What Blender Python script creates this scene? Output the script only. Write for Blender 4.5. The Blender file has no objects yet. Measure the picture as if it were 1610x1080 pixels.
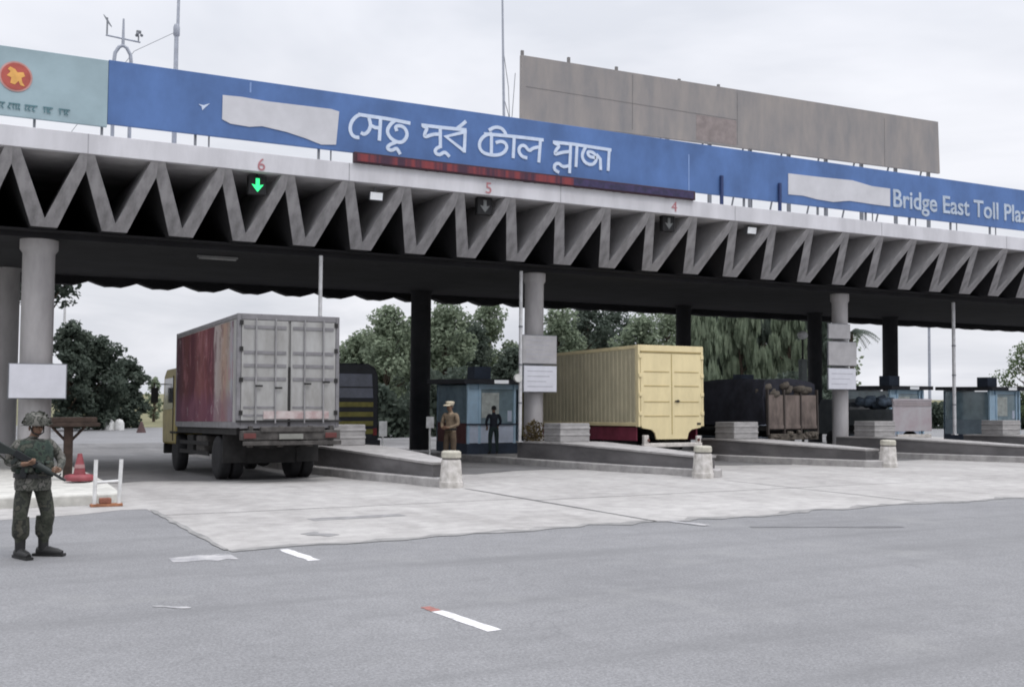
import bpy, math, random
from mathutils import Vector, Matrix
random.seed(7)
R = math.radians
S = bpy.context.scene
COL = S.collection

# ------------------------------------------------------------------ camera
F_PX, YAW, PITCH, ROLL, CAM_H = 1719.9, .4895, .0467, .0077, 2.0183
cy, sy = math.cos(YAW), math.sin(YAW)
_f0 = Vector((sy, cy, 0)); _r0 = Vector((cy, -sy, 0)); _u0 = Vector((0, 0, 1))
FWD = _f0*math.cos(PITCH)+_u0*math.sin(PITCH)
_up = -_f0*math.sin(PITCH)+_u0*math.cos(PITCH)
RT = _r0*math.cos(ROLL)+_up*math.sin(ROLL)
UP = -_r0*math.sin(ROLL)+_up*math.cos(ROLL)
cam = bpy.data.cameras.new('camera')
cam.sensor_fit = 'HORIZONTAL'; cam.angle = 2*math.atan(805/F_PX); cam.clip_end = 3000
cam_o = bpy.data.objects.new('camera', cam); COL.objects.link(cam_o)
cam_o.matrix_world = Matrix(((RT.x, UP.x, -FWD.x, 0), (RT.y, UP.y, -FWD.y, 0), (RT.z, UP.z, -FWD.z, CAM_H), (0, 0, 0, 1)))
S.camera = cam_o

# ------------------------------------------------------------------ world, sun, exposure
SUN_EL, SUN_ROT = R(58), R(155)
w = bpy.data.worlds.new("World"); S.world = w; w.use_nodes = True
nt = w.node_tree; N = nt.nodes; Lk = nt.links
bg = N['Background']; bg.inputs[1].default_value = .1
sky = N.new('ShaderNodeTexSky'); sky.sky_type = 'NISHITA'; sky.sun_disc = False
sky.sun_elevation = SUN_EL; sky.sun_rotation = SUN_ROT; sky.air_density = 1.5; sky.dust_density = 3
tc = N.new('ShaderNodeTexCoord'); sep = N.new('ShaderNodeSeparateXYZ'); Lk.new(tc.outputs['Generated'], sep.inputs[0])
def wmath(op, a, b=None, clamp=False):
    n = N.new('ShaderNodeMath'); n.operation = op; n.use_clamp = clamp
    for i, q in enumerate((a, b)):
        if q is None: continue
        if isinstance(q, (int, float)): n.inputs[i].default_value = q
        else: Lk.new(q, n.inputs[i])
    return n.outputs[0]
zc = wmath('MAXIMUM', sep.outputs[2], 0.0)
grad = wmath('ADD', wmath('MULTIPLY', wmath('POWER', zc, 2.7), 29.0), 9.3)       # overcast: zenith far brighter than horizon
den = wmath('ADD', zc, .22)
cx_ = wmath('DIVIDE', sep.outputs[0], den); cy_ = wmath('DIVIDE', sep.outputs[1], den)
cmb = N.new('ShaderNodeCombineXYZ'); Lk.new(cx_, cmb.inputs[0]); Lk.new(cy_, cmb.inputs[1])
nz = N.new('ShaderNodeTexNoise'); nz.inputs['Scale'].default_value = 1.15; nz.inputs['Detail'].default_value = 5; nz.inputs['Roughness'].default_value = .55
nz.inputs['Distortion'].default_value = .4
Lk.new(cmb.outputs[0], nz.inputs['Vector'])
rp = N.new('ShaderNodeValToRGB'); Lk.new(nz.outputs[0], rp.inputs[0])
rp.color_ramp.elements[0].position = .34; rp.color_ramp.elements[0].color = (.74, .765, .835, 1)
rp.color_ramp.elements[1].position = .62; rp.color_ramp.elements[1].color = (.99, 1.0, 1.06, 1)
mul = N.new('ShaderNodeVectorMath'); mul.operation = 'SCALE'
Lk.new(rp.outputs[0], mul.inputs[0]); Lk.new(grad, mul.inputs['Scale'])
mx = N.new('ShaderNodeMix'); mx.data_type = 'RGBA'; mx.inputs[0].default_value = .95
Lk.new(sky.outputs[0], mx.inputs[6]); Lk.new(mul.outputs[0], mx.inputs[7]); Lk.new(mx.outputs[2], bg.inputs[0])

sl = bpy.data.lights.new('sun', 'SUN'); sl.energy = .9; sl.angle = R(16); sl.color = (1, .97, .93)
so = bpy.data.objects.new('sun', sl); COL.objects.link(so)
sd = Vector((math.sin(SUN_ROT)*math.cos(SUN_EL), math.cos(SUN_ROT)*math.cos(SUN_EL), math.sin(SUN_EL)))
so.rotation_euler = (-sd).to_track_quat('-Z', 'Y').to_euler(); so.location = sd*60
S.view_settings.view_transform = 'Standard'; S.view_settings.look = 'None'
S.cycles.filter_width = 1.9 if hasattr(S, 'cycles') else 1.5
S.view_settings.exposure = 0; S.view_settings.gamma = 1

# ------------------------------------------------------------------ helpers
def ray(x, y): return FWD+RT*((x-805)/F_PX)-UP*((y-540)/F_PX)
def atY(x, y, Y): d = ray(x, y); return Vector((0, 0, CAM_H))+d*(Y/d.y)
def atZ(x, y, Z=0.): d = ray(x, y); return Vector((0, 0, CAM_H))+d*((Z-CAM_H)/d.z)
def gz(Y): return -.022*min(max(Y-23, 0), 27)

class B:
    def __init__(s): s.v = []; s.f = []; s.m = []; s.sm = []
    def add(s, vs, fs, m=0, smooth=False):
        o = len(s.v); s.v += [tuple(p) for p in vs]
        for q in fs: s.f.append([o+i for i in q]); s.m.append(m); s.sm.append(smooth)
        return s
    def hexa(s, p, m=0):
        return s.add(p, [(0, 3, 2, 1), (4, 5, 6, 7), (0, 1, 5, 4), (1, 2, 6, 5), (2, 3, 7, 6), (3, 0, 4, 7)], m)
    def box(s, x0, x1, y0, y1, z0, z1, m=0):
        return s.hexa([(x0, y0, z0), (x1, y0, z0), (x1, y1, z0), (x0, y1, z0), (x0, y0, z1), (x1, y0, z1), (x1, y1, z1), (x0, y1, z1)], m)
    def prism(s, poly, axis, a, b, m=0):
        n = len(poly)
        def pt(q, t):
            return {'x': (t, q[0], q[1]), 'y': (q[0], t, q[1]), 'z': (q[0], q[1], t)}[axis]
        vs = [pt(q, a) for q in poly]+[pt(q, b) for q in poly]
        fs = [tuple(range(n)), tuple(range(2*n-1, n-1, -1))]+[(i, n+i, n+(i+1) % n, (i+1) % n) for i in range(n)]
        return s.add(vs, fs, m)
    def tube(s, pts, rad, n=8, m=0, smooth=True):
        pts = [Vector(p) for p in pts]
        if not isinstance(rad, (list, tuple)): rad = [rad]*len(pts)
        vs = []; prev = None
        for i, p in enumerate(pts):
            t = (pts[min(i+1, len(pts)-1)]-pts[max(i-1, 0)]).normalized()
            a = prev if prev is not None else (Vector((0, 0, 1)) if abs(t.z) < .9 else Vector((1, 0, 0)))
            u = (a-t*a.dot(t)).normalized(); v = t.cross(u); prev = u
            for k in range(n):
                th = 2*math.pi*k/n; vs.append(p+(u*math.cos(th)+v*math.sin(th))*rad[i])
        fs = []
        for i in range(len(pts)-1):
            for k in range(n): fs.append((i*n+k, i*n+(k+1) % n, (i+1)*n+(k+1) % n, (i+1)*n+k))
        s.add(vs, fs, m, smooth)
        L = (len(pts)-1)*n
        s.add(vs[:n], [tuple(range(n-1, -1, -1))], m); s.add(vs[L:], [tuple(range(n))], m)
        return s
    def lathe(s, prof, c=(0, 0, 0), axis='z', n=20, m=0, smooth=True):
        vs = []
        for r_, h in prof:
            for k in range(n):
                th = 2*math.pi*k/n; a, b = r_*math.cos(th), r_*math.sin(th)
                q = {'z': (a, b, h), 'x': (h, a, b), 'y': (b, h, a)}[axis]
                vs.append((c[0]+q[0], c[1]+q[1], c[2]+q[2]))
        fs = []
        for i in range(len(prof)-1):
            for k in range(n): fs.append((i*n+k, i*n+(k+1) % n, (i+1)*n+(k+1) % n, (i+1)*n+k))
        s.add(vs, fs, m, smooth)
        if prof[0][0] > 1e-4: s.add(vs[:n], [tuple(range(n-1, -1, -1))], m)
        if prof[-1][0] > 1e-4: s.add(vs[-n:], [tuple(range(n))], m)
        return s
    def ball(s, c, r, n=12, m=0):
        if not isinstance(r, (tuple, list)): r = (r, r, r)
        vs = []; fs = []; k = n//2
        for i in range(k+1):
            ph = math.pi*i/k
            for j in range(n):
                th = 2*math.pi*j/n
                vs.append((c[0]+r[0]*math.sin(ph)*math.cos(th), c[1]+r[1]*math.sin(ph)*math.sin(th), c[2]+r[2]*math.cos(ph)))
        for i in range(k):
            for j in range(n): fs.append((i*n+j, (i+1)*n+j, (i+1)*n+(j+1) % n, i*n+(j+1) % n))
        return s.add(vs, fs, m, True)
    def ribbon(s, pts, w_, y, d=.012, m=0):
        """a flat stroke of width w_ in the XZ plane, front face at y"""
        pts = [Vector(p) for p in pts]; L = []; Rr = []
        for i, p in enumerate(pts):
            a = (p-pts[i-1]).normalized() if i else (pts[1]-p).normalized()
            b = (pts[i+1]-p).normalized() if i < len(pts)-1 else a
            t = (a+b).normalized(); n_ = Vector((-t.y, t.x)); k = 1/max(.6, n_.dot(Vector((-a.y, a.x))))
            L.append(p+n_*w_/2*k); Rr.append(p-n_*w_/2*k)
        n = len(pts); vs = [(q.x, y, q.y) for q in L]+[(q.x, y, q.y) for q in Rr]+[(q.x, y+d, q.y) for q in L]+[(q.x, y+d, q.y) for q in Rr]
        fs = []
        for i in range(n-1):
            fs += [(i, i+1, n+i+1, n+i), (2*n+i, 3*n+i, 3*n+i+1, 2*n+i+1), (i, 2*n+i, 2*n+i+1, i+1), (n+i, n+i+1, 3*n+i+1, 3*n+i)]
        fs += [(0, n, 3*n, 2*n), (n-1, 3*n-1, 4*n-1, 2*n-1)]
        return s.add(vs, fs, m)
    def build(s, name, mats, parent=None, bevel=0, seg=2):
        me = bpy.data.meshes.new(name); me.from_pydata(s.v, [], s.f)
        if not isinstance(mats, (list, tuple)): mats = [mats]
        for q in mats: me.materials.append(q)
        me.polygons.foreach_set('material_index', s.m); me.polygons.foreach_set('use_smooth', s.sm); me.update()
        o = bpy.data.objects.new(name, me); COL.objects.link(o)
        if parent: o.parent = parent
        if bevel:
            b = o.modifiers.new('bevel', 'BEVEL'); b.width = bevel; b.segments = seg; b.limit_method = 'ANGLE'; b.angle_limit = R(40)
        return o

def tag(o, label=None, cat=None, group=None, kind=None):
    if label: o['label'] = label
    if cat: o['category'] = cat
    if group: o['group'] = group
    if kind: o['kind'] = kind
    return o
def thing(name, label, cat, loc=(0, 0, 0), rz=0, group=None, rx=0):
    o = bpy.data.objects.new(name, None); COL.objects.link(o); o.empty_display_size = .2
    o.location = loc; o.rotation_euler = (rx, 0, rz)
    return tag(o, label, cat, group)
def kids(o): return [c for c in COL.objects if c.parent == o]
def dup(o, parent=None):
    c = o.copy(); COL.objects.link(c)
    if parent: c.parent = parent
    for k in kids(o): dup(k, c)
    return c

def mat(name, col, rough=.7, metal=0, var=.12, scale=3., bump=.0, bscale=40., col2=None, lo=.35, hi=.65, detail=5, spec=.35, streak=None):
    m = bpy.data.materials.new(name); m.use_nodes = True; t = m.node_tree; n = t.nodes; l = t.links
    p = n['Principled BSDF']; p.inputs['Roughness'].default_value = rough; p.inputs['Metallic'].default_value = metal
    p.inputs['Specular IOR Level'].default_value = spec
    if len(col) == 3: col = (*col, 1)
    if col2 is None: col2 = tuple(max(0, c*(1-2.2*var)) for c in col[:3])
    tcn = n.new('ShaderNodeTexCoord'); src = tcn.outputs['Object']
    if streak:
        mp = n.new('ShaderNodeMapping'); mp.inputs['Scale'].default_value = streak; l.new(src, mp.inputs[0]); src2 = mp.outputs[0]
    else: src2 = src
    z = n.new('ShaderNodeTexNoise'); z.inputs['Scale'].default_value = scale; z.inputs['Detail'].default_value = detail; z.inputs['Roughness'].default_value = .62
    l.new(src2, z.inputs['Vector'])
    r = n.new('ShaderNodeValToRGB'); r.color_ramp.elements[0].position = lo; r.color_ramp.elements[1].position = hi
    r.color_ramp.elements[0].color = (*col2[:3], 1); r.color_ramp.elements[1].color = col
    l.new(z.outputs[0], r.inputs[0]); l.new(r.outputs[0], p.inputs['Base Color'])
    if bump:
        z2 = n.new('ShaderNodeTexNoise'); z2.inputs['Scale'].default_value = bscale; z2.inputs['Detail'].default_value = 4; l.new(src, z2.inputs['Vector'])
        b = n.new('ShaderNodeBump'); b.inputs['Strength'].default_value = bump; b.inputs['Distance'].default_value = .02
        l.new(z2.outputs[0], b.inputs['Height']); l.new(b.outputs[0], p.inputs['Normal'])
    return m
def emit(name, col, st):
    m = bpy.data.materials.new(name); m.use_nodes = True; p = m.node_tree.nodes['Principled BSDF']
    p.inputs['Base Color'].default_value = (*col, 1); p.inputs['Emission Color'].default_value = (*col, 1); p.inputs['Emission Strength'].default_value = st
    return m

# ------------------------------------------------------------------ ground materials
def ground_mat(name, c_lo, c_hi, speck, fine=70, stain=None, stain_amt=.5, bump=.25, med=(.82, 1.12), cracks=False):
    m = bpy.data.materials.new(name); m.use_nodes = True; t = m.node_tree; n = t.nodes; l = t.links
    p = n['Principled BSDF']; p.inputs['Roughness'].default_value = .88; p.inputs['Specular IOR Level'].default_value = .25
    tcn = n.new('ShaderNodeTexCoord'); o = tcn.outputs['Object']
    def noise(sc, det=5, v=o, ro=.6):
        z = n.new('ShaderNodeTexNoise'); z.inputs['Scale'].default_value = sc; z.inputs['Detail'].default_value = det; z.inputs['Roughness'].default_value = ro
        l.new(v, z.inputs['Vector']); return z.outputs[0]
    def ramp(src, a, b, ca, cb):
        r = n.new('ShaderNodeValToRGB'); r.color_ramp.elements[0].position = a; r.color_ramp.elements[1].position = b
        r.color_ramp.elements[0].color = (*ca, 1); r.color_ramp.elements[1].color = (*cb, 1); l.new(src, r.inputs[0]); return r.outputs[0]
    def mixc(f, a, b, mode='MIX'):
        q = n.new('ShaderNodeMix'); q.data_type = 'RGBA'; q.blend_type = mode
        if isinstance(f, float): q.inputs[0].default_value = f
        else: l.new(f, q.inputs[0])
        for i, s_ in ((6, a), (7, b)):
            if isinstance(s_, tuple): q.inputs[i].default_value = (*s_, 1)
            else: l.new(s_, q.inputs[i])
        return q.outputs[2]
    base = ramp(noise(.35, 6), .3, .7, c_lo, c_hi)
    med = ramp(noise(3.1, 6), .3, .7, (med[0],)*3, (med[1],)*3)
    base = mixc(1.0, base, med, 'MULTIPLY')
    g = ramp(noise(fine, 3, ro=.7), .36, .66, (1-speck,)*3, (1+speck,)*3)
    base = mixc(1.0, base, g, 'MULTIPLY')
    g2_ = ramp(noise(fine*3.1, 2, ro=.8), .38, .64, (1-speck*.8,)*3, (1+speck*.8,)*3)
    base = mixc(1.0, base, g2_, 'MULTIPLY')
    if cracks:
        vw = n.new('ShaderNodeMapping'); l.new(o, vw.inputs[0]); nd = n.new('ShaderNodeTexNoise'); nd.inputs['Scale'].default_value = 1.3; nd.inputs['Detail'].default_value = 6; l.new(o, nd.inputs['Vector'])
        ad = n.new('ShaderNodeMix'); ad.data_type = 'RGBA'; ad.blend_type = 'LINEAR_LIGHT'; ad.inputs[0].default_value = .35; l.new(o, ad.inputs[6]); l.new(nd.outputs['Color'], ad.inputs[7])
        vo = n.new('ShaderNodeTexVoronoi'); vo.feature = 'DISTANCE_TO_EDGE'; vo.inputs['Scale'].default_value = .33; l.new(ad.outputs[2], vo.inputs['Vector'])
        ck = ramp(vo.outputs['Distance'], .0, .006, (1, 1, 1), (0, 0, 0)); mk = ramp(noise(.27, 3), .5, .6, (0, 0, 0), (.32,)*3)
        base = mixc(mixc(1.0, ck, mk, 'MULTIPLY'), base, (.085, .085, .088))
        mp2 = n.new('ShaderNodeMapping'); mp2.inputs['Scale'].default_value = (.12, 1.3, 1); mp2.inputs['Rotation'].default_value = (0, 0, .07); l.new(o, mp2.inputs[0])
        base = mixc(ramp(noise(1.0, 5, mp2.outputs[0]), .5, .68, (0, 0, 0), (.5,)*3), base, (.135, .135, .138))
        base = mixc(ramp(noise(.5, 6), .58, .72, (0, 0, 0), (.4,)*3), base, (.25, .25, .245))
    if stain:
        mp = n.new('ShaderNodeMapping'); mp.inputs['Scale'].default_value = (1.0, .16, 1); l.new(o, mp.inputs[0])
        base = mixc(ramp(noise(.9, 6, mp.outputs[0]), .5, .72, (0, 0, 0), (stain_amt,)*3), base, stain)
        base = mixc(ramp(noise(.8, 7), .58, .7, (0, 0, 0), (stain_amt*.8,)*3), base, stain)
    l.new(base, p.inputs['Base Color'])
    b = n.new('ShaderNodeBump'); b.inputs['Strength'].default_value = bump; b.inputs['Distance'].default_value = .01
    l.new(noise(fine, 3), b.inputs['Height']); l.new(b.outputs[0], p.inputs['Normal'])
    return m
M_ASPH = ground_mat('asphalt', (.176, .176, .180), (.208, .208, .212), .20, 38, med=(.93, 1.05), cracks=True)
M_CONC = ground_mat('apron_concrete', (.295, .284, .274), (.395, .383, .37), .07, 40, (.19, .18, .172), .4, .12)
M_LANE = ground_mat('shaded_lane_pavement', (.105, .103, .103), (.17, .167, .167), .12, 45, (.06, .059, .058), .5, .15)  # shade of canopy and trucks put into a darker lane colour
M_EARTH = ground_mat('dry_grass_earth', (.09, .095, .045), (.20, .18, .10), .3, 12)
M_PAINT = mat('white_road_paint', (.60, .59, .595), .85, 0, .2, 9, .1, 60, col2=(.30, .30, .30), lo=.3, hi=.5)
M_REDP = mat('red_road_paint', (.34, .15, .13), .85, 0, .2, 12)
M_JOINT = mat('joint_tar', (.10, .10, .10), .9)
M_PATCH = mat('patch_asphalt', (.25, .245, .245), .9, 0, .15, 5)
M_SMEAR = mat('cement_smear', (.42, .41, .41), .9, 0, .2, 4, col2=(.22, .22, .23))

def sheet(name, poly, z, m, cuts=True):
    """flat outline laid on the ground profile (plazas fall gently away beyond Y=23)"""
    import bmesh
    bm = bmesh.new(); f = bm.faces.new([bm.verts.new((x, y, 0)) for x, y in poly])
    if cuts:
        for Y in (23, 50):
            g = bm.verts[:]+bm.edges[:]+bm.faces[:]
            bmesh.ops.bisect_plane(bm, geom=g, plane_co=(0, Y, 0), plane_no=(0, 1, 0))
    bmesh.ops.triangulate(bm, faces=bm.faces[:])
    for v in bm.verts: v.co.z = gz(v.co.y)+z
    bm.normal_update()
    for f in bm.faces:
        if f.normal.z < 0: f.normal_flip()
    me = bpy.data.meshes.new(name); bm.to_mesh(me); bm.free(); me.materials.append(m)
    o = bpy.data.objects.new(name, me); COL.objects.link(o); return tag(o, kind='structure')

sheet('ground', [(-900, -300), (1200, -300), (1200, 1500), (-900, 1500)], -.012, M_EARTH)
sheet('road', [(-60, -60), (140, -60), (140, 74), (40, 78), (20, 82), (9, 86), (-8, 110), (-40, 160), (-60, 160)], -.004, M_ASPH)
# concrete apron under the canopy
edge = []
rr = random.Random(3)
for i in range(181):
    X = 3.46+i*.3
    y = 14.16+(X-3.46)*.052+rr.uniform(-.11, .11)+(.15*math.sin(X*.9)+.07*math.sin(X*2.3+1) if X > 9 else 0)
    edge.append((X, y))
apron = edge+[(60, 58), (-30, 58), (-30, 19.0), (-2, 18.9), (1.0, 18.95), (2.2, 19.25), (3.0, 19.75), (3.38, 19.7)]
sheet('apron', apron, 0, M_CONC)
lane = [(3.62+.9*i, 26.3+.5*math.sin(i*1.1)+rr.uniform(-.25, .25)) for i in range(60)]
sheet('lane_shade_sheet', lane+[(lane[-1][0], 58.6), (-31, 58.6), (-31, 46), (3.55, 46)], .004, M_LANE)  # added dark sheet standing in for the shade under the canopy
def strip(name, p0, p1, w_, m, z=.004, ja=0):
    a = Vector(p0); b = Vector(p1); t = (b-a).normalized(); n = Vector((-t.y, t.x))*w_/2
    k = 7; Lp = []; Rp = []
    for i in range(k):
        c = a.lerp(b, i/(k-1)); Lp.append(tuple(c+n*(1+rr.uniform(-ja, ja)))); Rp.append(tuple(c-n*(1+rr.uniform(-ja, ja))))
    return sheet(name, Lp+Rp[::-1], z, m)
lipA = [(x, y-.03-.16*abs(math.sin(x*3.1))*rr.random()) for x, y in edge]; lipB = [(x, y+.05+.26*abs(math.sin(x*1.7+.5))*rr.random()) for x, y in edge]
sheet('apron_lip', lipA+lipB[::-1], .004, mat('dirty_lip', (.27, .263, .256), .95, 0, .25, 3, .3, 40, col2=(.17, .168, .165)))
sheet('apron_lip', [(3.41-.06*rr.random(), 14.2+.28*i) for i in range(20)]+[(3.46+.05*rr.random(), 14.2+.28*i) for i in range(19, -1, -1)], .006, bpy.data.materials['dirty_lip'])
strip('lane_marking', (4.12, 13.98), (4.19, 12.9), .14, M_PAINT, .0, .25)
strip('lane_marking', (4.25, 9.42), (4.35, 8.43), .135, M_PAINT, .0, .15)
strip('lane_marking', (4.235, 9.66), (4.25, 9.43), .11, M_REDP, .0, .3)
strip('lane_marking', (10.62, 14.45), (10.80, 13.75), .16, M_SMEAR, .006, .25)
strip('lane_marking', (4.45, -2), (4.5, 3), .14, M_PAINT, .0, .1)
strip('joint_line', (10.22, 21.3), (10.42, 14.55), .075, M_JOINT, .004, .5)
strip('joint_line', (17.0, 21.0), (17.1, 15.3), .03, M_JOINT, .004, .6)
strip('joint_line', (3.5, 18.6), (10.25, 18.75), .025, M_JOINT, .004, .6)
strip('joint_line', (10.3, 18.4), (24, 18.8), .025, M_JOINT, .004, .6)
q0 = atZ(488, 817); q1 = atZ(632, 809); 
strip('repair_patch', (q0.x, q0.y), (q1.x, q1.y), .30, M_PATCH, .004, .25)
q0 = atZ(480, 838); q1 = atZ(525, 842); strip('repair_patch', (q0.x, q0.y), (q1.x, q1.y), .28, M_PATCH, .005, .4)
q0 = atZ(1180, 828); q1 = atZ(1420, 828); strip('repair_patch', (q0.x, q0.y), (q1.x, q1.y), .14, mat('dark_patch', (.158, .158, .163), .9), .001, .6)
q0 = atZ(268, 880); q1 = atZ(368, 874); strip('cement_smear', (q0.x, q0.y), (q1.x, q1.y), .42, M_SMEAR, .0, .5)
q0 = atZ(240, 952); q1 = atZ(300, 955); strip('cement_smear', (q0.x, q0.y), (q1.x, q1.y), .06, M_SMEAR, .001, .6)

# ------------------------------------------------------------------ canopy
M_FASCIA = mat('fascia_paint', (.60, .595, .625), .75, 0, .09, 1.4, .05, 30, streak=(1, 1, .25))
M_FOLDF = mat('fold_end_concrete', (.38, .37, .38), .88, 0, .24, 1.7, .2, 25, lo=.28, hi=.6, streak=(1.6, 1, .5))
M_SOFFIT = mat('shaded_soffit', (.022, .0215, .025), .92, 0, .18, .8, .1, 20)  # shade of the roof underside put into a near-black colour
M_INNER = mat('fold_inside_concrete', (.50, .49, .50), .9, 0, .15, .9)
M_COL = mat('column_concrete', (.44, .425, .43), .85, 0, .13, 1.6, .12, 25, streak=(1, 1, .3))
M_COLD = mat('shaded_column_concrete', (.03, .03, .034), .9, 0, .15, 1.2)  # darker copy of the column concrete, roof shade put into the colour
P, X0 = 1.678, 1.607
ZF, ZV, YF, YB = 7.82, 6.13, 28.31, 41.3
canopy = thing('toll_canopy', 'long concrete toll plaza canopy with zigzag folded roof over the lanes', 'canopy', (17, 35, 0))
def cloc(o): o.location = (-17, -35, 0); return o            # parts are modelled in plaza coordinates
cloc(B().box(-9, 62, YF, YF+.22, ZF, ZF+.5).build('fascia', M_FASCIA, canopy, .012))
cloc(B().box(-9, 62, YF+.223, YB, ZF+.02, ZF+.24).build('roof_slab', M_INNER, canopy))
cloc(B().box(-9, 62, 30.0, YB-.01, ZV-.035, ZV-.005).build('added_rib_cover_sheet', M_SOFFIT, canopy))  # sheet added to hide the ribs so the underside reads evenly dark
bm_ = B()
for k in range(-6, 36):                       # drip groove and plaster joints along the fascia
    if k % 4 == 1: bm_.box(X0+P*k-.012, X0+P*k+.012, YF-.003, YF+.05, ZF+.01, ZF+.49)
cloc(bm_.build('fascia_joint', mat('joint_grey', (.34, .34, .36), .9), canopy))
yr = lambda z: YF+.06+(ZF-z)*.74
def fold_mesh():
    b = B(); h = P/2
    outer = [(-h, ZF+.015), (-h, ZF-.36), (-.31, ZV), (0, ZV), (.31, ZV), (h, ZF-.36), (h, ZF+.015)]
    inner = [(-h+.17, ZF+.015), (-h+.21, ZF-.1), (-.035, ZV+.27), (0, ZV+.20), (.035, ZV+.27), (h-.21, ZF-.1), (h-.17, ZF+.015)]
    n = 7
    fo = [(x, yr(z), z) for x, z in outer]; fi = [(x, yr(z), z) for x, z in inner]
    bo = [(x, YB, z) for x, z in outer]; bi = [(x, YB, z) for x, z in inner]
    b.add(fo+fi, [(i, i+1, n+i+1, n+i) for i in range(n-1)], 0)
    b.add(bo+bi, [(i, n+i, n+i+1, i+1) for i in range(n-1)], 1)
    b.add(fo+bo, [(i, n+i, n+i+1, i+1) for i in range(n-1)], 1)
    b.add(fi+bi, [(i, i+1, n+i+1, n+i) for i in range(n-1)], 2)
    b.add([fo[0], fi[0], bi[0], bo[0]], [(0, 1, 2, 3)], 1); b.add([fo[-1], fi[-1], bi[-1], bo[-1]], [(0, 1, 2, 3)], 1)
    return b
f0 = None
for k in range(-6, 35):
    if f0 is None: f0 = fold_mesh().build('roof_fold', [M_FOLDF, M_SOFFIT, M_INNER], canopy); o = f0
    else: o = f0.copy(); COL.objects.link(o)
    o.location = (X0+P*(k+.5)-17, -35, 0)
# cross beams over the two column rows, and the scalloped rear edge beam
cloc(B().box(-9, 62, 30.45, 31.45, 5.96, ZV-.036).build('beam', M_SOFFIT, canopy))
pts = []
for i in range(0, 41*6+1):
    X = X0-6*P+i*P/6; ph = (X-X0)/P
    a = .16*(1 if X < 20 else max(.25, 1-(X-20)/10))
    pts.append((X, 5.86-.02+a*(math.cos(2*math.pi*ph)*.5+.25*math.cos(4*math.pi*ph))))
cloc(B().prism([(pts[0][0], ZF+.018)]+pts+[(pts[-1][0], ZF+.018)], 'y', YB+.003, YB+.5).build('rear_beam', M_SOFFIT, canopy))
def column(x, y, r, m, top, base):
    prof = [(r, base), (r, top-.35), (r*1.18, top-.25), (r*1.18, top)]
    return cloc(B().lathe(prof, (x, y, 0), n=28).build('column', m, canopy))
for x, r in ((2.46, .40), (17.32, .31), (30.73, .30), (44.2, .3), (-11+.0, .4)):
    if x > -9: column(x, 31, r, M_COL, 5.955, -.5)
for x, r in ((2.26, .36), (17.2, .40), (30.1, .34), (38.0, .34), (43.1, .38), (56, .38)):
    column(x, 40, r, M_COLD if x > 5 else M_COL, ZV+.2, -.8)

# ------------------------------------------------------------------ roof sign band
M_BLUE = mat('blue_sign', (.09, .175, .40), .55, 0, .15, .7, streak=(1, 1, .6))
M_TEAL = mat('teal_sign', (.315, .415, .455), .55, 0, .10, .6)
M_STEEL = mat('grey_steel', (.22, .23, .25), .6, .3, .1, 4)
M_WHITE = mat('white_lettering', (.56, .64, .78), .6, 0, .06, 6)
M_PALE = mat('pale_cover_patch', (.56, .56, .59), .8, 0, .06, 1.2)
M_DKBLUE = mat('dark_blue_post', (.03, .05, .14), .6)
SY = 28.42
blue = thing('sign_board', 'long blue roof sign with white Bengali and English lettering', 'sign', (25, SY, 8.32))
def bl(o): o.location = (-25, -SY, -8.32); return o
bl(B().box(3.73, 46, SY, SY+.1, 8.64, 10.25).build('panel', M_BLUE, blue, .01))
for x in [5.9, 9.2, 12.4, 15.6, 18.8, 24.0, 27.3, 29.6, 31.8, 34.0, 36.2, 38.6, 41, 43.5]:
    bl(B().box(x-.03, x+.03, SY+.11, SY+.17, 8.325, 10.1).build('post', M_STEEL, blue))
    bl(B().tube([(x+.35, SY+.15, 8.325), (x+.35, SY+.15, 9.2)], .022, 6).build('brace', M_STEEL, blue))
for x in (22.9, 25.4):
    bl(B().box(x-.045, x+.045, SY-.10, SY-.012, 8.325, 9.28).build('front_post', M_DKBLUE, blue))
se = B()
for px, y0, y1 in ((394, 130, 146), (1083, 243, 300)):
    a = atY(px, y0, SY); b_ = atY(px, y1, SY); se.box(a.x-.022, a.x+.022, SY-.006, SY+.01, b_.z, a.z)
bl(se.build('seam', mat('pale_seam', (.22, .33, .60), .6), blue))
def pxpoly(name, pts_, m, parent, loc, d=.02):
    q = [atY(x, y, SY) for x, y in pts_]
    o = B().prism([(p.x, p.z) for p in q], 'y', SY-d, SY+.004).build(name, m, parent); return loc(o)
pxpoly('cover_patch', [(350, 150), (380, 153), (420, 160), (470, 166), (520, 172), (533, 176), (528, 228), (505, 228), (480, 218), (450, 208), (412, 199), (392, 200), (362, 195), (349, 188)], M_PALE, blue, bl)
pxpoly('cover_patch', [(1239, 273), (1290, 279), (1340, 284), (1370, 293), (1399, 297), (1399, 325), (1375, 322), (1335, 316), (1310, 318), (1285, 314), (1262, 308), (1239, 306)], M_PALE, blue, bl)
pxpoly('bird_mark', [(312, 164), (320, 166), (330, 163), (322, 170), (318, 174), (317, 168)], M_WHITE, blue, bl, .012)
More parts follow.
